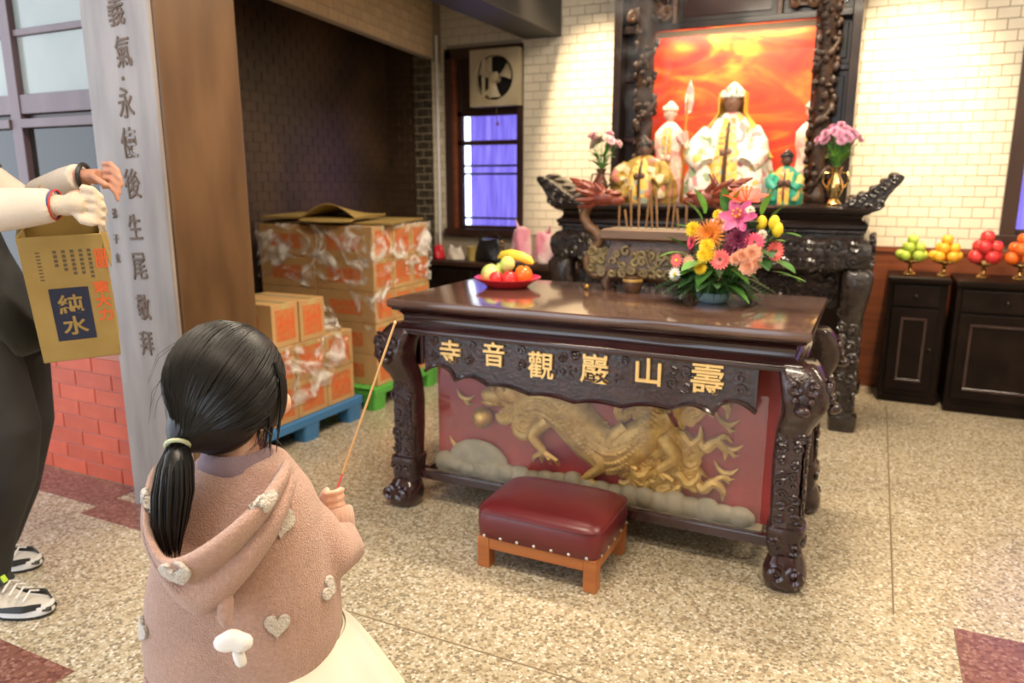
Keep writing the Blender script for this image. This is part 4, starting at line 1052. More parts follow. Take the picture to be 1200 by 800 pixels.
# ------------------------------------------------------------------ statues
def statue(name, label, X, Y, Z, prof, sx, sy, robe, face, band=None, hair=None, fold=.05, head_r=.05, head_z=.5, crown=None, veil=None, gap='robe_inner', group=None, bands=2, rz=0, sleeves=0):
    t = thing(name, label, 'statue', (X, Y, Z), rz, group)
    n = 56
    def R(a, z):
        for (r0, z0), (r1, z1) in zip(prof[:-1], prof[1:]):
            if z0 <= z <= z1:
                k = (z - z0) / max(1e-6, z1 - z0); r = r0 + (r1 - r0) * (k * k * (3 - 2 * k)); break
        else: r = prof[-1][0]
        w_ = max(0, 1 - z / prof[-1][1])
        f = 1 + fold * w_ * math.cos(9 * a + 3 * math.sin(2 * a)) + fold * .6 * w_ * math.cos(17 * a)
        return Vector((sx * r * f * math.cos(a), sy * r * f * math.sin(a), z))
    H_ = prof[-1][1]; m = MB(); rows = 22
    m.rings([[tuple(R(2 * PI * k / n, H_ * i / rows)) for k in range(n)] for i in range(rows + 1)]); body = m.build('robe', robe, t)
    def strip(nm, a0, a1, z0, z1, out, mt):
        def fn(u, v):
            p = R(a0 + (a1 - a0) * u, z0 + (z1 - z0) * v); q = Vector((p.x, p.y, 0)); 
            return tuple(p + q.normalized() * out if q.length > 1e-5 else p)
        return MB().grid(fn, 6, 16).build(nm, mt, t, solid=.004)
    F_ = -PI / 2
    if gap: strip('robe_opening', F_ - .06, F_ + .06, .10 * H_, .88 * H_, .002, gap)
    if band:
        strip('robe_band', F_ - .30, F_ - .06, .0, .93 * H_, .006, band); strip('robe_band', F_ + .06, F_ + .30, .0, .93 * H_, .006, band)
        if bands > 2:
            for a in (-1.05, .80): strip('robe_band', F_ + a, F_ + a + .25, .05 * H_, .7 * H_, .005, band)
    h = MB(); h.ball((0, -.004, head_z), (head_r * .78, head_r * .85, head_r), 18, 12)
    h.ball((0, -head_r * .82, head_z - .1 * head_r), (head_r * .14, head_r * .18, head_r * .22), 8, 6)
    h.ball((0, -head_r * .70, head_z - .5 * head_r), (head_r * .24, head_r * .14, head_r * .07), 8, 5)
    for k in (-1, 1): h.ball((k * head_r * .78, .0, head_z - .05 * head_r), (head_r * .12, head_r * .2, head_r * .34), 8, 6); h.ball((k * head_r * .3, -head_r * .74, head_z + .10 * head_r), (head_r * .17, head_r * .1, head_r * .07), 8, 5)
    h.tube([(0, 0, H_ - .03), (0, 0, head_z)], [head_r * .5, head_r * .45], 10)
    h.build('head', face, t)
    if sleeves:
        for k in (-1, 1):
            P0, P1, P2 = R(F_ + k * 1.2, .80 * H_), R(F_ + k * .95, .52 * H_), R(F_ + k * .45, .42 * H_)
            P1 = P1 * 1.0 + Vector((k * .012, -.035, 0)) * sleeves; P2 = P2 + Vector((k * .02, -.03, 0)) * sleeves; P2.z = .40 * H_
            sl = MB(); sl.tube([P0, (P0 + P1) / 2 + Vector((k * .012, -.01, 0)), P1, P2], [.040 * sleeves, .052 * sleeves, .062 * sleeves, .060 * sleeves], 16)
            sl.rings([[tuple(P2.lerp(P1, .35) + Vector((.062 * sleeves * w1 * (1 + .08 * math.cos(7 * a)) * math.cos(a), .040 * sleeves * w1 * (1 + .08 * math.cos(7 * a)) * math.sin(a), dz * H_))) for a in [2 * PI * q / 24 for q in range(24)]] for dz, w1 in ((-.34, .9), (-.32, 1.05), (-.2, 1.0), (-.08, .9), (0, .6))])
            sl.build('sleeve', robe, t)
    hands = MB()
    for k in (-1, 1): hands.ball((k * .018, -sy * prof[len(prof) // 2][0] - .016, .55 * H_), (.018, .014, .022), 8, 6)
    hands.build('hands', face, t)
    if crown:
        c = MB(); c.lathe([(head_r * .92, .35 * head_r), (head_r * 1.0, .55 * head_r), (head_r * .9, .95 * head_r), (head_r * .6, 1.3 * head_r), (head_r * .22, 1.62 * head_r), (.001, 1.7 * head_r)], 20, (0, .006, head_z))
        for k in range(7):
            a = F_ + (k - 3) * .42; c.tube([(head_r * .95 * math.cos(a), head_r * .95 * math.sin(a), head_z + .45 * head_r), (head_r * 1.0 * math.cos(a), head_r * 1.0 * math.sin(a), head_z + (1.15 - .07 * abs(k - 3)) * head_r)], [head_r * .16, head_r * .06], 6)
        c.build('crown', crown, t)
    if veil:
        def vf(u, v):
            a = F_ + 1.0 + (2 * PI - 2.0) * u; k = v
            r0 = head_r * 1.22; p1 = R(a, max(.02, H_ * .55)); zz = head_z + .8 * head_r + (H_ * .50 - head_z - .8 * head_r) * k
            p1 = R(a, min(H_, max(.02, zz))); rr = Vector((r0 * math.cos(a), r0 * math.sin(a), 0)); 
            q = Vector((p1.x, p1.y, 0)) * 1.05 + Vector((.006 * math.cos(a), .006 * math.sin(a), 0))
            mix = rr if rr.length > q.length else q
            return (mix.x, mix.y, zz)
        MB().grid(vf, 40, 14).build('veil', veil, t, solid=.004)
    return t
GY = 4.42
g = statue('goddess_statue', 'large seated goddess statue with a dark face, orange veil and white embroidered robe', -.775, GY + .03, AZ,
       [(.215, 0), (.230, .05), (.235, .12), (.215, .22), (.175, .32), (.132, .41), (.102, .455), (.07, .485), (.04, .50)], 1.0, .72, 'robe_white', 'face_goddess', 'brocade', head_r=.066, head_z=.552, crown='crown_mix', veil='veil', fold=.07, sleeves=1.0)
MB().lathe([(.20, -.0), (.205, .005), (.2, .012)], 30, (0, -.03, 0), 1.1, .8).build('plinth', 'ornament_red', g)
s2 = statue('robed_statue', 'small dark faced statue in a gold brocade robe on the altar', -1.235, 4.33, AZ,
       [(.165, 0), (.185, .05), (.18, .12), (.15, .18), (.10, .235), (.05, .262), (.03, .27)], 1.0, .62, 'robe_gold', 'face_dark', 'brocade', head_r=.042, head_z=.300, crown='black_carved', fold=.07, sleeves=.62)
s3 = statue('attendant_statue', 'small dark faced statue in a green cloak on the altar', -.455, 4.33, AZ,
       [(.08, 0), (.085, .05), (.08, .10), (.065, .155), (.045, .185), (.025, .20)], 1.05, .7, 'robe_green', 'face_dark', 'brocade', head_r=.034, head_z=.232, crown='black_carved', sleeves=.40)
def guardian(X, Y, label, mirror=1):
    t = statue('guardian_statue', label, X, Y, AZ, [(.09, 0), (.095, .06), (.08, .16), (.07, .26), (.085, .34), (.085, .40), (.05, .45), (.03, .465)], 1.0, .75, 'robe_pale', 'face_pale', 'brocade', head_r=.045, head_z=.515, crown='crown_mix', gap=None, fold=.08)
    MB().tube([(mirror * .095, -.04, .0), (mirror * .10, -.03, .40), (mirror * .105, -.02, .60)], .009, 8).build('staff', 'gold', t)
    m = MB(); m.rings([[(mirror * (.105 + x), y, z) for x, z in ((-.012, .50), (.022, .52), (.034, .58), (.030, .64), (.012, .70), (-.004, .66), (-.016, .60))] for y in (-.028, -.014)]); m.build('blade', 'robe_pale', t, smooth=False)
    MB().tube([(mirror * .06, -.03, .39), (mirror * .115, -.05, .33), (mirror * .10, -.05, .41)], [.028, .026, .018], 8).build('arm', 'robe_pale', t)
guardian(-1.155, 4.56, 'pale guardian statue raising a halberd blade beside the goddess', 1)
guardian(-.375, 4.755, 'pale guardian statue half hidden behind the carved shrine column', 1)

# ------------------------------------------------------------------ altar vases
def vase(X, Y, label, mt, cols, seed, k0):
    t = thing('flower_vase', label, 'vase', (X, Y, AZ))
    v = MB().lathe([(.03, 0), (.035, .006), (.032, .014), (.018, .03), (.03, .055), (.042, .085), (.036, .12), (.02, .15), (.022, .175), (.032, .195), (.028, .195), (.016, .15), (.002, .10)], 24).build('vase_body', mt, t)
    for s_ in (-1, 1): MB().tube([(s_ * .022, 0, .165), (s_ * .055, 0, .165), (s_ * .064, 0, .12), (s_ * .04, 0, .085)], .005, 6).build('vase_handle', mt, t)
    rr = random.Random(seed)
    org = Vector((X, Y, AZ))
    for k in range(k0):
        a = rr.uniform(0, 6.28); q = rr.uniform(0, 1) ** .5; p = Vector((.10 * q * math.cos(a), .07 * q * math.sin(a), .345 + .05 * (1 - q * q) + rr.uniform(-.03, .01)))
        m = MB()
        for i, (qq, l) in enumerate(((1, .1), (.85, .6), (.6, 1.05))): petals(m, orient(p, (p.x * 2, p.y * 2 - .05, .12)), 11 - i, .03 * qq, .007, l, 0, i * .3, i * .003, 3)
        f = m.build('mum_flower', rr.choice(cols), t)
        MB().tube([p, (p.x * .5, p.y * .5, .27), (0, 0, .17)], .0025, 5).build('stem', 'leaf', f)
    for k in range(20):
        a = rr.uniform(0, 6.28); leaf((.02 * math.cos(a), .02 * math.sin(a), rr.uniform(.20, .27)), (math.cos(a), math.sin(a), rr.uniform(.2, 1.2)), rr.uniform(.05, .09), .014, rr.choice(('leaf', 'leaf_light')), par=t)
vase(-.205, 4.30, 'brass vase of mauve chrysanthemums beside the carved shrine column', 'brass', ['petal_mauve'], 5, 30)
vase(-1.490, 4.30, 'dark vase of pale pink chrysanthemums beside the gold robed statue', 'carved_brown', ['petal_pale', 'petal_white', 'petal_mauve'], 8, 18)

# ------------------------------------------------------------------ cabinets along the back wall
def cabinet(x0, x1, y0, label, cap):
    t = thing('cabinet', label, 'cabinet', ((x0 + x1) / 2, (y0 + BY - .02) / 2, 0))
    w_ = (x1 - x0) / 2; d = (BY - .02 - y0) / 2
    MB().bx(-w_ + .004, w_ - .004, -d + .02, d, .05, .70).build('body', 'cabinet_black', t, smooth=False, bevel=.003)
    m = MB(); molding(m, [(-.01, .0), (.0, .004), (.0, .045), (-.012, .055)], -w_ + .004, w_ - .004, -d + .02, d - .01); m.build('plinth', 'cabinet_black', t, smooth=False)
    m = MB(); molding(m, [(-.006, .695), (.004, .705), (.008, .715), (.008, .728), (.0, .735)], -w_ - cap + .004, w_ + cap - .004, -d - .004, d - .01); m.build('worktop', 'cabinet_black', t, smooth=False)
    nd = 2 if w_ > .3 else 1
    for k in range(nd):
        a = -w_ + .03 + k * (2 * w_ - .06) / nd; b = a + (2 * w_ - .06) / nd - .012
        dw = MB().bx(a, b, -d, -d + .02, .57, .685).build('drawer', 'cabinet_black', t, smooth=False, bevel=.003)
        MB().ball(((a + b) / 2, -d - .012, .628), .012, 10, 7).build('knob', 'metal_dark', dw)
        dr_ = MB().bx(a, b, -d, -d + .02, .085, .555).build('door', 'cabinet_black', t, smooth=False, bevel=.003)
        m = MB()
        for q in ((a + .05, b - .05, .135, .15), (a + .05, b - .05, .49, .505), (a + .05, a + .065, .15, .49), (b - .065, b - .05, .15, .49)): m.bx(q[0], q[1], -d - .008, -d, q[2], q[3])
        m.build('panel_molding', 'lacquer', dr_, smooth=False, bevel=.003)
        MB().ball((b - .025, -d - .010, .33), .010, 10, 7).build('knob', 'metal_dark', dr_)
    return t
cabinet(.10, .405, 4.70, 'narrow black cabinet under the green and orange fruit stands', 0)
cabinet(.43, 1.35, 4.62, 'wide black cabinet with double doors under the red fruit stand', 0)
def stand(X, Y, label, fm, r, fruits, fname, fcat):
    t = thing('fruit_stand', label, 'stand', (X, Y, .735))
    MB().lathe([(.030, 0), (.034, .003), (.030, .010), (.012, .02), (.008, .035), (.014, .043), (.008, .05), (.012, .062), (.05, .074), (.066, .080), (.066, .085), (.05, .081), (.002, .078)], 24).build('pedestal', 'brass', t)
    z = .735 + .080 + r * .95
    lay = [[(a, .058) for a in [k * 2 * PI / 5 + .3 for k in range(5)]], [(k * 2 * PI / 3 + .1, .040) for k in range(3)], [(0, 0)]]
    if r > .035: lay = [[(k * PI / 2 + .5, .0565) for k in range(4)], [(k * 2 * PI / 3 + .2, .046) for k in range(3)], [(0, 0)]]
    for i, la in enumerate(lay):
        for a, q in la: fruit(fname, fruits[i], fcat, fm, (X + q * math.cos(a), Y + q * math.sin(a), z + i * r * 1.42), r, 'round', fruits[3], rot=a * 2)
for X, lab, fm, r, nm, cn in ((.205, 'green apples', 'fruit_green', .031, 'green_apple', 'green apple'), (.375, 'oranges', 'fruit_orange', .032, 'orange', 'orange'), (.565, 'red apples', 'fruit_red', .038, 'red_apple', 'red apple'), (.735, 'tangerines', 'fruit_tomato', .036, 'tangerine', 'tangerine')):
    stand(X, 4.83, 'brass pedestal stand piled with %s' % lab, fm, r,
          ['%s in the bottom ring of its pyramid on a brass stand' % cn, '%s in the middle layer of its pyramid on a brass stand' % cn, '%s on top of its pyramid on a brass stand' % cn, '%s on the brass stand' % lab], nm, cn.split()[-1])

# ------------------------------------------------------------------ counter under the fan window
ct = thing('counter', 'low dark counter under the fan window', 'counter', (-2.35, 4.86, 0))
MB().bx(-.66, .62, -.16, .17, .0, .655).build('body', 'lacquer_black', ct, smooth=False, bevel=.004)
MB().bx(-.68, .63, -.19, .17, .655, .69).build('worktop', 'wood_dark', ct, smooth=False, bevel=.006)
for k in range(3): 
    d_ = MB().bx(-.64 + k * .42, -.24 + k * .42, -.172, -.16, .06, .63).build('door', 'lacquer_black', ct, smooth=False, bevel=.003)
    MB().ball((-.27 + k * .42, -.18, .36), .012, 10, 7).build('knob', 'metal_dark', d_)
CZ = .69
def bag(nm, lab, mt, X, Y, w_, d, h, ears, seed, tilt=0, tie=None):
    t = thing(nm, lab, 'bag', (X, Y, CZ), tilt)
    rr = random.Random(seed)
    rows = []
    for i in range(12):
        k = i / 11; s_ = 1 - .35 * k ** 2.2; rows.append([(w_ * s_ * math.cos(a) * (1 + .10 * math.sin(3 * a + seed + 2 * k)) , d * s_ * math.sin(a) * (1 + .12 * math.sin(4 * a + 5 * k)), h * k * (1 + .05 * math.sin(2 * a + seed))) for a in [2 * PI * q / 28 for q in range(28)]])
    MB().rings(rows).build('bag_body', mt, t, sub=1)
    for s_ in ears:
        MB().tube([(s_ * w_ * .35, 0, h * .93), (s_ * w_ * .5, .01, h * 1.08), (s_ * w_ * .62, 0, h * 1.22)], [w_ * .30, w_ * .20, w_ * .06], 8, .5).build('bag_ear', mt, t)
    return t
bag('plastic_bag', 'small red plastic bag on the dark counter', 'bag_red', -2.93, 4.80, .045, .04, .10, (0,), 1)
bag('plastic_bag', 'crumpled white plastic bag beside the red one on the counter', 'bag_white', -2.775, 4.78, .075, .05, .09, (-1, 1), 2)
bag('handbag', 'black handbag with a gilt chain under the fan window', 'bag_black', -2.485, 4.80, .125, .06, .165, (), 3)
hb = [o for o in bpy.data.objects if o.name.startswith('handbag')][0]
m = MB(); m.tube([(-.09, -.02, .15), (-.05, -.03, .225), (.04, -.03, .225), (.09, -.02, .15)], .006, 6); m.build('bag_strap', 'bag_black', hb)
for k in range(5): MB().ball((.108, -.052, .03 + k * .03), .011, 8, 6).build('gilt_link', 'gold', hb)
bag('plastic_bag', 'tall pink and white plastic bag beside the altar', 'bag_pink', -2.235, 4.79, .080, .06, .255, (-1,), 4, .2)
bag('plastic_bag', 'crumpled pink plastic bag squeezed against the altar', 'bag_pink', -2.06, 4.77, .080, .06, .225, (1,), 5, -.3)
t = thing('paper_cup', 'tapered yellow paper cup on the dark counter', 'cup', (-2.645, 4.80, CZ))
MB().lathe([(.03, 0), (.042, .10), (.044, .102), (.040, .10), (.028, .004), (.001, .004)], 20).build('cup_wall', 'cup_yellow', t)

# ------------------------------------------------------------------ window fan
fan = thing('window_fan', 'beige square exhaust fan mounted in the dark window', 'fan', (-2.545, 4.985, 1.985))
n = 40
def sq(k, h):
    a = 2 * PI * k / n; c, s_ = math.cos(a), math.sin(a); q = h / max(abs(c), abs(s_)); return (q * c, q * s_)
h = .195; m = MB()
m.rings([[(sq(k, h)[0], y, sq(k, h)[1]) for k in range(n)] for y in (.07, -.02)], c0=False, c1=False)
m.rings([[(sq(k, h)[0], -.02, sq(k, h)[1]) for k in range(n)], [(.155 * math.cos(2 * PI * k / n), -.028, .155 * math.sin(2 * PI * k / n)) for k in range(n)], [(.150 * math.cos(2 * PI * k / n), .04, .150 * math.sin(2 * PI * k / n)) for k in range(n)]], c0=False, c1=False)
m.build('housing', 'plastic_beige', fan)
for k in range(3):
    a0 = k * 2 * PI / 3 + .35
    MB().grid(lambda u, v: ((.03 + .105 * v) * math.cos(a0 + (u - .5) * (.4 + .6 * v)), -.005 + .03 * (u - .5), (.03 + .105 * v) * math.sin(a0 + (u - .5) * (.4 + .6 * v))), 8, 6).build('blade', 'plastic_beige', fan, solid=.004)
MB().lathe([(.001, -.035), (.03, -.03), (.036, -.005), (.036, .03), (.001, .035)], 20, M=Matrix.Rotation(-PI / 2, 4, 'X')).build('hub', 'plastic_beige', fan)
m = MB(); 
for x in (-.085, -.030): m.box((x, -.018, 0), (.026, .006, .28))
m.box((-.03, -.018, .02), (.12, .006, .035)); m.build('guard_bracket', 'plastic_beige', fan, smooth=False, bevel=.002)
m = MB(); m.lathe([(.150, 0), (.150, .006)], 40, M=Matrix.Translation((0, .036, 0)) @ Matrix.Rotation(PI / 2, 4, 'X')); m.build('shutter', 'metal_dark', fan)
m = MB(); m.tube([(.02, -.02, -.195), (.022, -.024, -.26), (.03, -.022, -.31)], .003, 5); cd = m.build('pull_cord', 'stem_brown', fan); MB().ball((.03, -.022, -.32), (.010, .010, .016), 8, 6).build('cord_bob', 'ornament_red', cd)
# spot lamps above the altar
for X in (-1.95, .22):
    t = thing('spot_lamp', 'small white spot lamp on the ceiling above the altar', 'lamp', (X, 4.25, 2.98), 0, 'spot lamps above the altar')
    MB().cyl((0, 0, 0), (0, 0, -.12), .012, 8).build('arm', 'lamp_body', t)
    MB().lathe([(.03, .06), (.045, .03), (.05, -.05), (.046, -.05), (.04, .02), (.001, .04)], 18, (0, 0, -.16)).build('shade', 'lamp_body', t)
    tx = -1.62 if X < -1 else 0.0
    spot('altar_spot', (X, 4.25, 2.74), (tx, 5.04, 1.42), 205, WARM, 66, 1.0, .06)
    spot('altar_spot', (X, 4.25, 2.74), (-.85, 4.5, 1.4), 24, WARM, 55, 1.0, .05)
# ------------------------------------------------------------------ pallets and cartons
def pallet(nm, lab, mt, x0, x1, y0, y1):
    t = thing(nm, lab, 'pallet', ((x0 + x1) / 2, (y0 + y1) / 2, 0))
    w_, d = (x1 - x0) / 2, (y1 - y0) / 2
    m = MB()
    for k in range(7): m.bx(-w_ + k * 2 * w_ / 7 + .006, -w_ + (k + 1) * 2 * w_ / 7 - .006, -d, d, .110, .128)
    m.build('deck_slats', mt, t, smooth=False, bevel=.003)
    m = MB(); m.bx(-w_, w_, -d, -d + .03, .085, .126); m.bx(-w_, w_, d - .03, d, .085, .126); m.bx(w_ - .03, w_, -d + .03, d - .03, .085, .126); m.bx(-w_, -w_ + .03, -d + .03, d - .03, .085, .126)
    m.build('rim', mt, t, smooth=False, bevel=.004)
    for i in (-1, 0, 1):
        for j in (-1, 0, 1): 
            cx, cy = i * (w_ - .05), j * (d - .06)
            MB().rings([sup_ring(cx, cy, .042, .052, 0, 16, 6), sup_ring(cx, cy, .05, .06, .11, 16, 6)]).build('foot_block', mt, t, smooth=False)
    return t
pallet('pallet', 'blue plastic pallet under the front carton stack', 'pallet_blue', -3.02, -2.41, 2.33, 3.13)
pallet('pallet', 'green plastic pallet under the tall carton stack', 'pallet_green', -3.26, -2.41, 3.24, 3.92)
def carton(x0, x1, y0, y1, z0, z1, lab, group, pr=True, txt='大力'):
    t = thing('carton', lab, 'box', ((x0 + x1) / 2, (y0 + y1) / 2, z0), 0, group)
    w_, d, h = (x1 - x0) / 2 - .002, (y1 - y0) / 2 - .002, z1 - z0
    MB().bx(-w_, w_, -d, d, .001, h - .001).build('carton_body', 'cardboard', t, smooth=False, bevel=.003)
    MB().bx(-w_ - .0006, w_ + .0006, -.024, .024, h - .06, h - .0002).build('tape_strip', 'tape', t, smooth=False)
    if pr:
        MB().bx(w_, w_ + .0008, -d * .74, d * .74, h * .14, h * .86).build('printed_block', 'print_red', t, smooth=False)
        glyph('printed_text', txt, min(.07, d * .7), .0006, 'print_orange', t, face_side(w_ + .0012, 0, h * .5), .0004)
        MB().bx(-w_ * .55, w_ * .55, -d - .0008, -d, h * .25, h * .7).build('printed_block', 'print_red', t, smooth=False)
    return t
for L_ in range(5):
    z0, z1 = .128 + L_ * .178, .128 + (L_ + 1) * .178
    lab = ['brown carton on the green pallet, bottom layer of the tall stack, %s', 'brown carton of the tall stack on the green pallet, second layer up, %s', 'brown carton of the tall stack on the green pallet, middle layer, %s',
           'brown carton of the tall stack, second layer from the top, %s', 'film wrapped brown carton in the top layer of the tall stack, %s'][L_]
    for k in range(3): carton(-2.84, -2.43, 3.30 + k * .188, 3.30 + (k + 1) * .188, z0, z1, lab % ('corner', 'middle', 'window end')[k], 'cartons on the green pallet')
    carton(-3.245, -2.84, 3.30, 3.70, z0, z1, lab % 'alcove wall side', 'cartons on the green pallet')
for L_ in range(2):
    z0, z1 = .128 + L_ * .186, .128 + (L_ + 1) * .186
    for k in range(3): carton(-3.0, -2.43, 2.44 + k * .217, 2.44 + (k + 1) * .217, z0, z1, ['brown carton standing directly on the blue pallet, %s', 'film wrapped brown carton in the second layer on the blue pallet, %s'][L_] % ('pillar end', 'middle', 'tall stack end')[k], 'cartons on the blue pallet')
carton(-2.80, -2.43, 2.515, 2.692, .500, .705, 'small brown carton with red print on the low stack beside the pillar', None)
carton(-2.80, -2.43, 2.70, 2.882, .500, .700, 'small brown carton with red print on the low stack beside the tall stack', None)
# stretch film
def film(nm, lab, path, z0, z1, amp, seed, low=None):
    """crumpled film hung along a polyline path (x, y), from z0 to z1"""
    P_ = [Vector((x, y, 0)) for x, y in path]; ls = [0]
    for a, b in zip(P_[:-1], P_[1:]): ls.append(ls[-1] + (b - a).length)
    def fn(u, v):
        s_ = u * ls[-1]
        for i in range(len(ls) - 1):
            if s_ <= ls[i + 1] + 1e-9: k = (s_ - ls[i]) / (ls[i + 1] - ls[i]); p = P_[i].lerp(P_[i + 1], k); d = (P_[i + 1] - P_[i]).normalized(); break
        nrm = Vector((d.y, -d.x, 0))
        zlo = z0 + (low(u) if low else 0)
        z = zlo + (z1 - zlo) * v
        w_ = amp * (.25 + noise.noise(Vector((s_ * 9 + seed, z * 14, 3))) + .6 * noise.noise(Vector((s_ * 25, z * 22 + seed, 7)))) 
        p = p + nrm * max(.002, .006 + w_)
        return (p.x, p.y, z)
    t = thing(nm, lab, 'plastic film')
    MB().grid(fn, 110, 44).build('film_sheet', 'wrap', t)
    return t
film('stretch_film', 'clear stretch film around the top of the tall carton stack', [(-3.25, 3.298), (-2.428, 3.298), (-2.428, 3.87)], .70, 1.024, .014, 2, lambda u: -.28 * max(0, 1 - abs(u - .56) / .12) + .03 * math.sin(17 * u))
film('stretch_film', 'crumpled clear film over the side of the low carton stack', [(-2.6, 2.437), (-2.428, 2.437), (-2.428, 3.06)], .20, .505, .018, 9, lambda u: .22 * max(0, (u - .55)) - .06 * max(0, .3 - u))
t = thing('stretch_film', 'bunched loose film lying on the low carton stack', 'plastic film', (-2.60, 2.99, .500))
MB().grid(lambda u, v: (.16 * math.cos(2 * PI * u) * math.sin(PI * (.1 + .4 * v)) + .02 * noise.noise(Vector((u * 9, v * 7, 1))), .085 * math.sin(2 * PI * u) * math.sin(PI * (.1 + .4 * v)) + .015 * noise.noise(Vector((u * 9, v * 7, 5))), max(.002, .15 * math.cos(PI * (.1 + .4 * v)) * (1 + .5 * noise.noise(Vector((math.cos(6.28 * u) * 3, math.sin(6.28 * u) * 3, v * 6)))))), 40, 14, True).build('film_bunch', 'wrap', t)
# flattened cartons on top
def flat_carton(lab, X, Y, Z, w_, d, rz, gap, mt, u0=.45, flaps=()):
    t = thing('flattened_carton', lab, 'box', (X, Y, Z), rz)
    def mouth(u, v): return gap * math.sin(PI * min(1, max(0, (u - u0) / (1 - u0)))) * (1 - v) ** 1.3
    MB().grid(lambda u, v: (-w_ / 2 + w_ * u, -d / 2 + d * v, .003 + .01 * v), 8, 8).build('lower_panel', mt, t, solid=.004)
    MB().grid(lambda u, v: (-w_ / 2 + w_ * u, -d / 2 + d * v, .010 + .010 * v + mouth(u, v)), 24, 12).build('upper_panel', mt, t, solid=.004)
    if gap > .02:
        MB().grid(lambda u, v: (-w_ / 2 + w_ * (u0 + (1 - u0) * u), -d / 2 - .11 * v * math.sin(PI * (.12 + .76 * u)), .003 - .012 * v), 10, 5).build('flap', mt, t, solid=.004)
    return t
Z1 = 1.0205
flat_carton('flattened brown carton under the gaping one on the tall stack', -3.0, 3.55, Z1 + .001, .50, .44, -.06, .0, 'cardboard_inside')
flat_carton('flattened carton lying at the open edge of the tall stack', -2.585, 3.60, Z1 + .001, .33, .46, .16, .0, 'cardboard_olive')
flat_carton('folded olive carton with a gaping end on the tall carton stack', -2.90, 3.48, Z1 + .030, .62, .34, .10, .075, 'cardboard_olive')

# ------------------------------------------------------------------ people
def vworld(r, f): return (r * math.cos(YAW) - f * math.sin(YAW), r * math.sin(YAW) + f * math.cos(YAW), 0)
def finger(m, pts, r=.008): m.tube([Vector(p) for p in pts], [r * 1.05, r, r * .95, r * .8][:len(pts)], 8); m.ball(pts[-1], r * .82, 8, 6)

# ---- girl
GO = (-.45, 1.17, 0)
girl = thing('person', 'small girl with a black ponytail in a pink hooded poncho holding an incense stick', 'person', vworld(GO[0], GO[1]), YAW)
def g(px, py, f): return vw(px, py, f, GO)
FD = Vector((.45, .893, 0)); FS = Vector((.893, -.45, 0))     # facing, her right side
HC = Vector((-.012, .004, .928))
m = MB()
m.ball(HC, (.074, .080, .090), 20, 14)
m.ball(HC + FD * .03 + Vector((0, 0, -.035)), (.060, .062, .060), 16, 10)
m.ball(HC + FD * .090 + Vector((0, 0, -.028)), .011, 8, 6)
for k in (-1, 1):
    m.ball(HC + FS * (.074 * k) - FD * .005 + Vector((0, 0, -.022)), (.012, .014, .022), 8, 6)
    m.ball(HC + FD * .066 + FS * (.036 * k) + Vector((0, 0, -.045)), .024, 10, 8)
m.ball(HC + FD * .080 + Vector((0, 0, -.060)), (.018, .012, .006), 8, 6)
m.tube([HC + Vector((0, -.01, -.06)), Vector((-.004, -.005, .80)), Vector((0, 0, .76))], [.036, .036, .05], 12)
m.rings([sup_ring(0, 0, a, b, z, 20, 2.4) for z, a, b in ((.30, .07, .06), (.36, .095, .08), (.45, .095, .08), (.55, .085, .07), (.65, .09, .07), (.73, .10, .065), (.77, .08, .05), (.79, .04, .04))])
for k in (-1, 1):
    o = FS * (.05 * k)
    m.tube([o + Vector((0, 0, .36)), o + Vector((.01, .015, .20)), o + Vector((0, 0, .05))], [.055, .042, .028], 10)
    m.ball(o + FD * .035 + Vector((0, 0, .03)), (.035, .045, .025), 10, 7)
HAND = g(391, 586, 1.285)
ELB = Vector((.150, .035, .600)); SH = Vector((.060, .02, .700))
m.tube([SH, ELB + Vector((-.02, .01, 0)), HAND + Vector((.008, -.010, -.045)), HAND + Vector((.002, -.004, -.02))], [.030, .024, .018, .017], 10)
m.tube([Vector((-.06, .03, .70)), Vector((-.12, .08, .60)), Vector((-.04, .16, .62))], [.034, .028, .02], 10); m.ball((-.03, .175, .625), (.022, .026, .02), 10, 8)
m.ball(HAND + Vector((0, 0, -.012)), (.021, .018, .024), 12, 8)
for k in range(4):
    z = .020 - .0138 * k; x = -.016 + .0015 * k
    finger(m, [HAND + Vector((.016, .006, z)), HAND + Vector((.010, -.018, z + .004)), HAND + Vector((-.006, -.022, z + .002)), HAND + Vector((-.016, -.010, z))], .0058)
finger(m, [HAND + Vector((-.014, .0, -.006)), HAND + Vector((-.018, -.008, .012)), HAND + Vector((-.008, -.012, .026))], .0072)
m.build('body', 'skin_girl', girl, remesh=.0034, relax=3)
# hair
hr = MB()
hr.ball(HC + Vector((0, -.004, .010)), (.090, .092, .094), 24, 16)
hr.ball(HC + Vector((-.015, -.03, -.03)), (.076, .066, .078), 20, 14)
TIE = g(208, 522, 1.075)
hr.tube([HC + Vector((-.02, -.05, -.03)), HC + Vector((-.05, -.075, -.07)), TIE], [.055, .034, .015], 14)
hr.ball(HC + FS * .06 + FD * .02 + Vector((0, 0, -.010)), (.034, .036, .065), 12, 10)
hr.ball(HC - FS * .06 + FD * .02 + Vector((0, 0, -.010)), (.034, .036, .065), 12, 10)
hair = hr.build('hair', 'hair', girl, remesh=.006, relax=5)
rnd = random.Random(21)
sd = MB(); cen = HC + Vector((-.002, -.006, .006)); rad = Vector((.093, .096, .098)); t0 = (TIE - cen); tn = Vector((t0.x / rad.x, t0.y / rad.y, t0.z / rad.z)).normalized()
crown_pt = g(232, 400, 1.09)
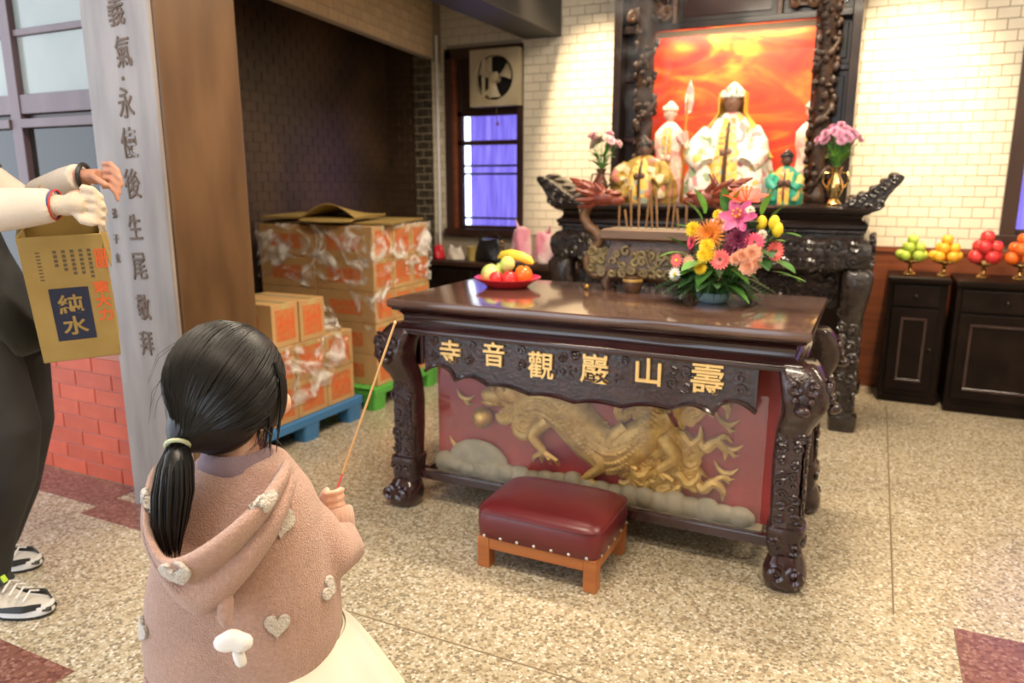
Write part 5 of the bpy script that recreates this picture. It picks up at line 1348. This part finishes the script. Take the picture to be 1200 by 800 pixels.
for k in range(620):
    while True:
        s_ = Vector((rnd.gauss(0, 1), rnd.gauss(0, 1), rnd.gauss(0, 1))).normalized()
        if s_.z > -.15 and s_.dot(FD) < .72: break
    pts = []; N = 11; lift = rnd.uniform(-.01, .035)
    for i in range(N):
        q = i / (N - 1); a = s_.angle(tn); sl = s_ if a < 1e-3 else (s_ * math.sin((1 - q) * a) + tn * math.sin(q * a)) / max(1e-4, math.sin(a))
        sl.normalize(); w_ = 1 + lift * math.sin(PI * q)
        p = cen + Vector((sl.x * rad.x, sl.y * rad.y, sl.z * rad.z)) * w_
        e = max(0, (q - .62) / .38) ** 1.5
        pts.append(p.lerp(TIE + Vector((rnd.uniform(-.006, .006), rnd.uniform(-.006, .006), rnd.uniform(-.008, .008))), e))
    sd.tube(pts, [.0006 + .0010 * math.sin(PI * i / (N - 1)) for i in range(N)], 4)
# locks hanging past the cheek
for k in range(26):
    x0 = rnd.uniform(296, 328); f = 1.155 + rnd.uniform(-.02, .03)
    a = g(x0 - rnd.uniform(0, 10), 425 + rnd.uniform(-15, 10), f); b = g(x0 + rnd.uniform(-2, 3), 470, f); c = g(x0 + rnd.uniform(-10, 2) - (4 if x0 < 308 else 0), 500 + rnd.uniform(0, 34), f)
    sd.tube([a, a.lerp(b, .5) + Vector((.004, 0, .003)), b, b.lerp(c, .5), c], [.0025, .003, .0028, .002, .0005], 4)
tag(sd.build('hair_strands', 'hair', hair), kind='stuff')
fw_ = MB()
for k in range(5):       # loose wisps
    a_y = rnd.uniform(400, 455); a = g(rnd.uniform(190, 205), a_y, 1.11); e = g(rnd.uniform(168, 184), a_y + rnd.uniform(35, 60), 1.10)
    fw_.tube([a, a.lerp(e, .5) + Vector((-.004, 0, rnd.uniform(.0, .02))), e], [.0004, .0003, .0002], 3)
for k in range(8):
    a = g(rnd.uniform(300, 318), 500, 1.13); e = g(rnd.uniform(285, 335), rnd.uniform(520, 545), 1.12); fw_.tube([a, a.lerp(e, .5) + Vector((.004, 0, -.004)), e], [.0007, .0006, .0003], 3)
tag(fw_.build('loose_wisps', 'hair', hair), kind='stuff')
pp = [TIE, g(205, 545, 1.05), g(202, 575, 1.035), g(198, 610, 1.03), g(200, 645, 1.035)]
pt = MB(); pt.tube(pp, [.013, .022, .026, .022, .006], 14, .8); pony = pt.build('ponytail', 'hair', girl, sub=1)
ps = MB()
for k in range(90):
    a = rnd.uniform(0, 6.28); q = rnd.uniform(.75, 1.1); rr = [.014, .024, .028, .025, .012]
    ps.tube([pp[i] + Vector((rr[i] * q * math.cos(a + .1 * i), rr[i] * q * .8 * math.sin(a + .1 * i), rnd.uniform(-.012, .008) if i == 4 else 0)) for i in range(5)], [.0014, .0018, .0018, .0014, .0005], 4)
tag(ps.build('ponytail_strands', 'hair', pony), kind='stuff')
ax = (pp[1] - TIE).normalized(); q_ = ax.to_track_quat('Z', 'Y').to_matrix()
ht = MB(); ht.tube([TIE + q_ @ Vector((.0165 * math.cos(a), .0165 * math.sin(a), 0)) for a in [k * 2 * PI / 20 for k in range(21)]], .0036, 8); ht.build('hair_tie', 'hair_tie', girl)
# face details
for k in (-1, 1):
    e = MB(); e.ball(HC + FD * .083 + FS * (.030 * k) + Vector((0, 0, -.012)), (.011, .011, .007), 10, 7); e.build('eye', 'shoe_black', girl)
# purple collar
cl = MB(); cl.lathe([(.048, .775), (.060, .788), (.062, .800), (.056, .816), (.050, .824), (.045, .82), (.043, .79)], 28, (-.006, -.006, 0), 1.0, 1.0, fold=.02, nf=5); cl.build('collar', 'collar_purple', girl)
# poncho: body and sleeve grown together
po = MB()
po.rings([sup_ring(cx, cy, a, b, z, 36, 2.25) for z, cx, cy, a, b in ((.425, -.022, .0, .160, .122), (.44, -.022, 0, .165, .127), (.50, -.018, 0, .168, .128), (.58, -.012, 0, .160, .120), (.66, -.008, 0, .142, .108), (.71, -.008, .0, .130, .098), (.745, -.006, 0, .116, .088), (.775, -.004, 0, .094, .076), (.805, .0, 0, .070, .062), (.812, 0, 0, .05, .05))])
po.tube([Vector((.05, .02, .70)), Vector((.098, .03, .645)), ELB + Vector((-.012, 0, 0)), ELB + Vector((-.006, .03, .0)), HAND + Vector((.010, -.012, -.050))], [.055, .055, .046, .042, .030], 14)
po.tube([Vector((.05, .0, .60)), ELB + Vector((-.045, .0, -.01))], [.10, .055], 14); po.tube([Vector((.05, .0, .50)), ELB + Vector((-.05, .0, -.045))], [.10, .05], 14)
po.tube([Vector((-.06, .03, .74)), Vector((-.125, .05, .62)), Vector((-.09, .13, .60)), Vector((-.04, .155, .62))], [.06, .05, .046, .034], 14)
pon = po.build('poncho', 'fleece', girl, remesh=.0065, relax=10)
cf = MB(); cd_ = (HAND - (HAND + Vector((.012, -.02, -.062)))).normalized(); q_ = cd_.to_track_quat('Z', 'Y').to_matrix().to_4x4()
cf.lathe([(.026, -.012), (.029, -.008), (.030, .012), (.029, .028), (.026, .032), (.020, .028)], 40, fold=.035, nf=20, M=Matrix.Translation(HAND + Vector((.009, -.010, -.044))) @ q_); cf.build('cuff', 'fleece_rib', pon)
hm = MB(); hm.rings([sup_ring(-.022, 0, .163 + e, .125 + e, z, 120, 2.25) for z, e in ((.395, -.006), (.40, .0), (.42, .003), (.432, .001))], c0=True, c1=True)
for i, v_ in enumerate(hm.v):
    k = i % 120; s_ = 1 + .012 * (1 if k % 2 else -1); hm.v[i] = ((v_[0] + .022) * s_ - .022, v_[1] * s_, v_[2])
hm.build('ribbed_hem', 'fleece_rib', pon, smooth=False)
# hood lying on the back
R_ = [(338, 538, 1.125), (318, 574, 1.04), (272, 618, .985), (226, 650, .972), (189, 664, .98), (171, 622, 1.015), (170, 580, 1.06), (184, 545, 1.11)]
O_ = [(346, 566, 1.105), (330, 622, 1.045), (286, 680, 1.01), (240, 732, 1.005), (205, 704, 1.012), (169, 645, 1.045), (166, 600, 1.085), (176, 560, 1.12)]
K_ = [(335, 585, 1.14), (315, 640, 1.09), (278, 688, 1.06), (240, 722, 1.05), (212, 700, 1.055), (180, 645, 1.08), (178, 600, 1.11), (186, 566, 1.15)]
V_ = [(318, 566, 1.13), (296, 618, 1.075), (262, 650, 1.055), (230, 676, 1.045), (206, 680, 1.045), (190, 648, 1.06), (188, 600, 1.09), (198, 562, 1.125)]
N_ = [(302, 548, 1.14), (284, 570, 1.115), (262, 582, 1.105), (244, 586, 1.105), (228, 582, 1.11), (216, 572, 1.115), (210, 560, 1.125), (212, 546, 1.14)]
def mixr(A, B, t, df): return [tuple(a * (1 - t) + b * t + (df if i == 2 else 0) for i, (a, b) in enumerate(zip(p, q))) for p, q in zip(A, B)]
RI = mixr(R_, V_, .10, .012)
rows = [[g(*p) for p in r] for r in (N_, mixr(N_, V_, .6, .01), V_, mixr(V_, R_, .6, -.0), RI, R_, mixr(R_, O_, .16, -.012), mixr(R_, O_, .34, -.004), mixr(R_, O_, .46, .016), mixr(R_, O_, .66, -.010), mixr(R_, O_, .86, -.010), O_, K_)]
hd_ = MB(); hd_.rings([[tuple(p) for p in r] for r in rows], closed=False)
hood = hd_.build('hood', 'fleece', girl)
for md in list(hood.modifiers): hood.modifiers.remove(md)
s_ = hood.modifiers.new('sub', 'SUBSURF'); s_.levels = 2; s_.render_levels = 2
s_ = hood.modifiers.new('solid', 'SOLIDIFY'); s_.thickness = .009; s_.offset = 0
# heart patches
def heart(px, py, f, w_, rot, yaw, target, par):
    p = g(px, py, f); m = MB(); outline = []
    for k in range(32):
        t = 2 * PI * k / 32; outline.append((.5 * math.sin(t) ** 3, .03125 * (13 * math.cos(t) - 5 * math.cos(2 * t) - 2 * math.cos(3 * t) - math.cos(4 * t)) + .06))
    rg = []
    for s_ in (.02, .25, .5, .75, .92, 1.0): rg.append([(x * s_ * w_, 0, z * s_ * w_) for x, z in outline])
    m.rings(rg, c1=False)
    o = m.build('heart_patch', 'boucle', par, M=Matrix.Translation(p) @ Matrix.Rotation(yaw, 4, 'Z') @ Matrix.Rotation(rot, 4, 'Y'))
    for md in list(o.modifiers): o.modifiers.remove(md)
    s_ = o.modifiers.new('wrap', 'SHRINKWRAP'); s_.target = target; s_.wrap_method = 'NEAREST_SURFACEPOINT'; s_.offset = .003; s_.wrap_mode = 'ABOVE_SURFACE'
    s_ = o.modifiers.new('solid', 'SOLIDIFY'); s_.thickness = .006; s_.offset = 0
    return o
heart(336, 614, 1.07, .066, .25, .35, pon, pon); heart(326, 738, 1.05, .044, .1, .25, pon, pon); heart(396, 690, 1.13, .044, -.9, 1.0, pon, pon); heart(170, 738, 1.10, .044, .3, -1.0, pon, pon)
heart(306, 585, 1.02, .066, .45, .5, hood, hood); heart(208, 676, .975, .052, -.2, -.2, hood, hood); heart(174, 590, 1.05, .046, .4, -.9, hood, hood)
# mushroom tassel on a fleece cord
tc_ = MB(); tc_.tube([g(262, 690, 1.02), g(266, 705, 1.005), g(262, 722, 1.0), g(268, 736, 1.0)], [.012, .012, .013, .008], 10); cord = tc_.build('hood_cord', 'fleece', hood, sub=1)
mu = MB(); c0 = g(273, 752, .985); mu.ball(c0 + Vector((-.010, 0, -.001)), (.020, .013, .015), 16, 10); mu.ball(c0 + Vector((.012, 0, .0)), (.019, .013, .015), 16, 10); mu.ball(c0 + Vector((0, 0, .007)), (.018, .013, .013), 16, 10)
mu.build('mushroom_cap', 'puff_white', hood, remesh=.0035, relax=6)
ms = MB(); ms.tube([c0 + Vector((.003, .002, -.008)), c0 + Vector((.007, .002, -.028)), c0 + Vector((.011, .002, -.043))], [.008, .010, .008], 10); ms.build('mushroom_stem', 'puff_white', hood, sub=1)
# tulle skirt, leggings, shoes
for k, (r0, r1, z1, mt) in enumerate(((.13, .235, .24, 'tulle'), (.135, .25, .265, 'tulle'))):
    MB().grid(lambda u, v: (.015 + (r0 + (r1 - r0) * v ** .8) * (1 + .05 * v * math.sin(22 * PI * u + k)) * math.cos(2 * PI * u), .02 + .92 * (r0 + (r1 - r0) * v ** .8) * (1 + .05 * v * math.sin(22 * PI * u + k)) * math.sin(2 * PI * u), .47 + (z1 - .47) * v), 120, 8, True).build('tulle_skirt', mt, girl, solid=.002)
for k in (-1, 1):
    o = FS * (.05 * k)
    MB().tube([o + Vector((0, 0, .37)), o + Vector((.01, .015, .20)), o + Vector((0, 0, .05))], [.060, .047, .034], 12).build('legging', 'leggings', girl)
    s_ = MB(); R3 = Matrix.Translation(o) @ Matrix.Rotation(math.atan2(FD.y, FD.x), 4, 'Z')
    s_.rings([[(x, y, z) for x, y, z in sup_ring(.02, 0, a, b, z, 20, 2.6)] for z, a, b in ((0, .082, .036), (.012, .085, .038), (.04, .078, .036), (.06, .05, .034), (.07, .04, .032))], M=R3); s_.build('shoe', 'petal_pale', girl)
# incense stick held in the girl's hand
a = g(384, 606, 1.285) + Vector((0, -.012, 0)); b = g(463, 378, 1.47)
W3 = Matrix.Translation(vworld(GO[0], GO[1])) @ Matrix.Rotation(YAW, 4, 'Z')
aw, bw = W3 @ a, W3 @ b
t = thing('incense_stick', 'long thin incense stick held upright in the small girl\'s hand', 'incense', aw)
d_ = bw - aw
MB().tube([Vector((0, 0, 0)), d_ * .22], .0018, 8).build('stick', 'incense_red', t)
MB().tube([d_ * .22, d_], .0024, 8).build('incense_coating', 'incense', t)
MB().ball(d_, (.003, .003, .004), 8, 6).build('ember', 'petal_peach', t)

# ---- man with a carton
MO = (-1.50, 2.12, 0)
man = thing('person', 'standing person in dark trousers and a knitted glove carrying an open carton', 'person', vworld(MO[0], MO[1]), YAW)
def q(px, py, f): return vw(px, py, f, MO)
ELR, WR = Vector((.0, -.25, 1.165)), q(68, 240, 1.94); ELL, WL = Vector((-.04, .26, 1.17)), q(98, 206, 2.26)
SHR, SHL = Vector((-.23, -.19, 1.34)), Vector((-.23, .19, 1.34))
m = MB()
HM = Vector((-.22, 0, 1.565))
m.ball(HM, (.092, .076, .112), 20, 14); m.ball(HM + Vector((.03, 0, -.055)), (.065, .058, .06), 14, 10); m.ball(HM + Vector((.098, 0, -.018)), (.016, .013, .022), 8, 6)
for k in (-1, 1): m.ball(HM + Vector((-.005, .078 * k, -.02)), (.018, .010, .030), 8, 6)
m.ball(HM + Vector((.086, 0, -.062)), (.010, .024, .007), 8, 6)
m.tube([HM + Vector((-.01, 0, -.07)), Vector((-.235, 0, 1.42)), Vector((-.22, 0, 1.36))], [.052, .052, .07], 12)
m.rings([sup_ring(cx, 0, a, b, z, 22, 2.4) for z, cx, a, b in ((.82, -.09, .10, .15), (.95, -.11, .10, .15), (1.10, -.16, .11, .15), (1.25, -.20, .115, .17), (1.34, -.22, .09, .17), (1.39, -.22, .06, .09))])
m.tube([SHR, ELR, WR], [.052, .042, .028], 10); m.tube([SHL, ELL, WL], [.052, .042, .028], 10)
m.tube([Vector((-.08, -.09, .86)), Vector((.02, -.10, .50)), Vector((-.09, -.12, .08))], [.085, .058, .04], 10); m.tube([Vector((-.09, .09, .86)), Vector((-.06, .11, .48)), Vector((-.24, .14, .08))], [.085, .058, .04], 10)
# right hand (inside the glove) and bare left hand reaching over the carton
m.ball(q(92, 238, 1.95), (.042, .02, .034), 12, 8)
PH = q(116, 207, 2.26); TIPL = q(140, 210, 2.26)
m.tube([WL, PH], [.028, .034], 12, .7)
for k in range(4):
    z = .034 - .0215 * k; y = -.004 * k
    finger(m, [PH + Vector((.015, y, z + .002)), PH + Vector((.048 - .004 * abs(k - 1), y - .01, z + .004)), PH + Vector((.070 - .006 * abs(k - 1), y - .012, z - .016)), PH + Vector((.072 - .006 * abs(k - 1), y - .010, z - .036))], .0086)
finger(m, [PH + Vector((-.01, -.022, .002)), PH + Vector((.018, -.040, -.010)), PH + Vector((.040, -.042, -.024))], .0105)
m.build('body', 'skin_man', man, remesh=.0045, relax=2)
hh = MB(); hh.ball(HM + Vector((-.014, 0, .022)), (.094, .084, .104), 20, 14); hh.build('hair', 'hair', man)
for k in (-1, 1): MB().ball(HM + Vector((.082, .032 * k, .004)), (.010, .014, .008), 10, 7).build('eye', 'shoe_black', man)
# jacket
j = MB(); j.rings([sup_ring(cx, 0, a, b, z, 30, 2.5) for z, cx, a, b in ((.755, -.060, .150, .205), (.77, -.056, .160, .215), (.90, -.085, .155, .21), (1.05, -.145, .145, .205), (1.22, -.195, .138, .205), (1.33, -.22, .12, .215), (1.38, -.22, .085, .13), (1.415, -.225, .07, .075))])
for S_, E_ in ((SHR, ELR), (SHL, ELL)): j.tube([S_ + Vector((.02, 0, -.01)), S_.lerp(E_, .55)], [.085, .075], 14)
j.build('jacket', 'jacket', man, remesh=.008, relax=8)
for S_, E_, W_, nm in ((SHR, ELR, WR, 'sleeve'), (SHL, ELL, WL, 'sleeve')):
    s_ = MB(); s_.tube([S_.lerp(E_, .35), E_, E_.lerp(W_, .35), E_.lerp(W_, .75), W_ + (E_ - W_).normalized() * .012], [.068, .064, .060, .052, .043], 18); s_.ball(E_, .064, 14, 10)
    s_.build(nm, 'sleeve', man, remesh=.006, relax=6)
# knitted glove
gv = MB(); GC = q(90, 238, 1.945)
ux = (q(118, 244, 1.95) - WR).normalized()
gv.tube([WR - ux * .012, WR + ux * .02, GC, q(104, 240, 1.95)], [.036, .037, .043, .040], 16, .72)
gb = q(104, 236, 1.94)
for k in range(4):
    z = .034 - .0225 * k
    finger(gv, [gb + Vector((-.01, -.008, z)), gb + Vector((.022 - .003 * abs(k - 1), -.010, z - .006)), gb + Vector((.034 - .004 * abs(k - 1), .0, z - .024)), gb + Vector((.028 - .004 * abs(k - 1), .016, z - .038))], .0108)
finger(gv, [GC + Vector((.0, -.012, -.018)), GC + Vector((.026, -.024, -.042)), GC + Vector((.048, -.020, -.048))], .013)
glv = gv.build('glove', 'glove', man, remesh=.0038, relax=2)
def ring_at(p, d, r, th, nm, mt, par, flat=.8):
    qq = Vector(d).normalized().to_track_quat('Z', 'Y').to_matrix(); mm = MB()
    mm.tube([Vector(p) + qq @ Vector((r * math.cos(a), r * math.sin(a), 0)) for a in [k * 2 * PI / 24 for k in range(25)]], th, 6); mm.build(nm, mt, par)
ring_at(WR - ux * .010, ux, .037, .0025, 'glove_edge', 'band_blue', glv); ring_at(WR - ux * .005, ux, .0375, .0025, 'glove_edge', 'band_red', glv)
ring_at(WL, PH - WL, .033, .007, 'wristband', 'shoe_black', man)
# trousers
tr = MB()
tr.tube([Vector((-.08, -.085, .90)), Vector((.0, -.095, .70)), Vector((.040, -.105, .56)), Vector((.02, -.11, .42)), Vector((-.04, -.115, .26)), Vector((-.075, -.12, .10))], [.125, .118, .105, .098, .085, .075], 20)
tr.tube([Vector((-.08, .085, .90)), Vector((-.05, .095, .70)), Vector((-.05, .105, .52)), Vector((-.12, .12, .30)), Vector((-.215, .138, .10))], [.125, .115, .10, .088, .075], 20)
tr.rings([sup_ring(-.085, 0, a, b, z, 24, 2.4) for z, a, b in ((.78, .13, .20), (.88, .135, .20), (.97, .125, .18))])
tr.build('trousers', 'trousers', man, remesh=.008, relax=6)
def sneaker(x, y, rz):
    M = Matrix.Translation((x, y, 0)) @ Matrix.Rotation(rz, 4, 'Z')
    def outline(s_, z, taper=0):
        pts = []
        for k in range(36):
            a = 2 * PI * k / 36; c, sn = math.cos(a), math.sin(a)
            wv = .047 + .008 * c if c > 0 else .040 + .002 * c
            pts.append(((.012 + .148 * c) * s_ + taper, wv * s_ * math.copysign(abs(sn) ** .85, sn), z + (.014 * max(0, c - .72) if z < .05 else 0)))
        return pts
    up = MB(); rows = []
    L0, L1 = -.128, .152
    for i in range(15):
        t = i / 14; xx = L0 + (L1 - L0) * t
        top = .112 - .010 * t if t < .25 else (.110 - .22 * (t - .25) ** 1.15 if t < .86 else .058 - .10 * (t - .86) / .14 * .5)
        top = max(.040, top); hw_ = (.034 + .016 * math.sin(PI * min(1, t * .9 + .1))) * (1 if t < .9 else 1 - (t - .9) * 3.2)
        rows.append([(xx, hw_ * math.cos(a) * (1 if a < PI * .16 or a > PI * .84 else 1), .028 + (top - .028) * math.sin(a) ** .75) for a in [PI * k / 14 for k in range(15)]])
    up.rings([r + [(r[0][0], 0, .026)] for r in rows], M=M); sh_ = up.build('shoe', 'shoe_mesh', man, sub=1)
    so = MB(); so.rings([outline(.96, 0), outline(1.0, .006), outline(1.02, .020), outline(.99, .034)], M=M); so.build('sole', 'shoe_white', sh_)
    o2 = MB(); o2.rings([outline(.985, -.001 + .001), outline(1.008, .004), outline(1.012, .009)], M=M); o2.build('outsole', 'shoe_black', sh_)
    for s_ in (-1, 1):
        bk = MB(); bk.grid(lambda u, v: (-.12 + .262 * u, s_ * ((.0505 + .006 * math.sin(PI * u)) * (1 - .9 * max(0, u - .86) * 4) - .004 * v), .030 + (.012 + .014 * (1 - u) + .006 * math.sin(9 * u)) * v), 24, 3); bk.build('side_stripe', 'shoe_black', sh_, solid=.003, M=M)
    tp = MB(); tp.rings([[(xx, yy, z) for yy, z in ((-w_, zz - .01), (-w_ * .7, zz), (w_ * .7, zz), (w_, zz - .01))] for xx, w_, zz in ((.146, .028, .034), (.158, .020, .030), (.162, .01, .028))], closed=False, M=M); tp.build('toe_cap', 'shoe_black', sh_, solid=.004)
    tg = MB(); tg.box((.018, 0, .118), (.012, .05, .05), Euler((0, -.5, 0))); tg.build('tongue', 'shoe_black', sh_, smooth=False, bevel=.004, M=M)
    lm = MB(); lm.box((.030, -.014, .115), (.006, .016, .022), Euler((0, -.5, 0))); lm.build('tongue_tab', 'lime', sh_, smooth=False, bevel=.002, M=M)
    la = MB()
    for k in range(4): la.tube([(.035 + k * .020, -.032, .082 - k * .009), (.035 + k * .020, 0, .101 - k * .0095), (.035 + k * .020, .032, .082 - k * .009)], .003, 6)
    la.build('laces', 'shoe_white', sh_, M=M)
sneaker(-.018, -.12, -.10); sneaker(-.225, .138, .0)

# open carton in the person's hands
MW = Matrix.Translation(vworld(MO[0], MO[1])) @ Matrix.Rotation(YAW, 4, 'Z')
fc = q(84, 352, 2.03)
BM = MW @ Matrix.Translation(fc) @ Matrix.Rotation(math.radians(27), 4, 'Z') @ Matrix.Rotation(-math.radians(2), 4, 'Y') @ Matrix.Rotation(math.radians(20), 4, 'X')
cb = thing('carried_carton', 'open olive carton with navy logo panel held in gloved hand', 'box')
cb.matrix_world = BM
bw_, bh, bd_ = .195, .385, .18
th = .004
m = MB(); m.bx(-bw_ / 2, bw_ / 2, 0, th, -bh / 2, bh / 2); m.bx(-bw_ / 2, bw_ / 2, bd_ - th, bd_, -bh / 2, bh / 2); m.bx(-bw_ / 2, -bw_ / 2 + th, th, bd_ - th, -bh / 2, bh / 2); m.bx(bw_ / 2 - th, bw_ / 2, th, bd_ - th, -bh / 2, bh / 2); m.bx(-bw_ / 2, bw_ / 2, 0, bd_, -bh / 2, -bh / 2 + th)
m.build('carton_body', 'cardboard_olive', cb, smooth=False, bevel=.0015)
def flap(x0, x1, M): return MB().bx(x0, x1, -th / 2, th / 2, 0, .10).build('flap', 'cardboard_olive', cb, smooth=False, bevel=.001, M=M)
flap(-bw_ / 2, bw_ / 2, Matrix.Translation((0, bd_ - .002, bh / 2)) @ Matrix.Rotation(math.radians(-105), 4, 'X'))
flap(-bd_ / 2, bd_ / 2, Matrix.Translation((-bw_ / 2 + .002, bd_ / 2, bh / 2)) @ Matrix.Rotation(-PI / 2, 4, 'Z') @ Matrix.Rotation(math.radians(-40), 4, 'X'))
flap(-bd_ / 2, bd_ / 2, Matrix.Translation((bw_ / 2 - .002, bd_ / 2, bh / 2)) @ Matrix.Rotation(PI / 2, 4, 'Z') @ Matrix.Rotation(math.radians(172), 4, 'X'))
flap(-bw_ / 2, bw_ / 2, Matrix.Translation((0, .002, bh / 2)) @ Matrix.Rotation(math.radians(-172), 4, 'X'))
MB().bx(-.050, .045, -.0008, 0, -.125, .04).build('logo_panel', 'print_navy', cb, smooth=False)
glyph('printed_text', '純', .062, .0006, 'cardboard_olive', cb, face_front(-.004, -.0012, -.010), .0012); glyph('printed_text', '水', .062, .0006, 'cardboard_olive', cb, face_front(-.002, -.0012, -.078), .0012)
for i, ch in enumerate('東大力'): glyph('printed_text', ch, .040, .0006, 'print_orange', cb, face_front(.076, -.0010, .035 - .044 * i), .001)
for k in range(2): glyph('printed_text', '回', .030, .0006, 'print_orange', cb, face_front(.088, -.0010, .135 - .028 * k), .0012)
for k, (x, n_) in enumerate(((.062, 7), (.042, 6), (.022, 6), (.002, 5), (-.018, 4))):
    for i in range(n_): MB().bx(x - .0045, x + .0045, -.0006, 0, .152 - .013 * i - .009, .152 - .013 * i).build('printed_mark', 'print_dark', cb, smooth=False)
for i in range(9): MB().bx(-.062, -.052, -.0006, 0, .150 - .010 * i - .004, .150 - .010 * i).build('printed_mark', 'print_dark', cb, smooth=False)

# ------------------------------------------------------------------ thin incense smoke beside the shrine
def smoke_mat():
    m = bpy.data.materials.new('smoke'); m.use_nodes = True; MAT['smoke'] = m
    nt = m.node_tree; nt.nodes.clear(); L = nt.links.new
    out = nt.nodes.new('ShaderNodeOutputMaterial'); vol = nt.nodes.new('ShaderNodeVolumeScatter'); vol.inputs['Color'].default_value = (.80, .84, .95, 1); vol.inputs['Anisotropy'].default_value = .2
    tc = nt.nodes.new('ShaderNodeTexCoord'); n = nt.nodes.new('ShaderNodeTexNoise'); n.inputs['Scale'].default_value = 5; n.inputs['Detail'].default_value = 3; n.inputs['Distortion'].default_value = 1.2
    L(tc.outputs['Object'], n.inputs['Vector'])
    mr = nt.nodes.new('ShaderNodeMapRange'); mr.inputs['From Min'].default_value = .45; mr.inputs['From Max'].default_value = .75; mr.inputs['To Max'].default_value = 2.6; L(n.outputs['Fac'], mr.inputs['Value'])
    L(mr.outputs[0], vol.inputs['Density']); L(vol.outputs[0], out.inputs['Volume'])
smoke_mat()
sm = MB(); sm.lathe([(.001, 0), (.05, .05), (.10, .3), (.16, .6), (.22, .9), (.20, 1.08), (.001, 1.15)], 18, sx=1, sy=.55)
smo = sm.build('incense_smoke', 'smoke', None); smo.location = (-1.22, 4.22, 1.30); tag(smo, 'thin bluish incense smoke drifting up beside the shrine column', 'smoke', None, 'stuff')
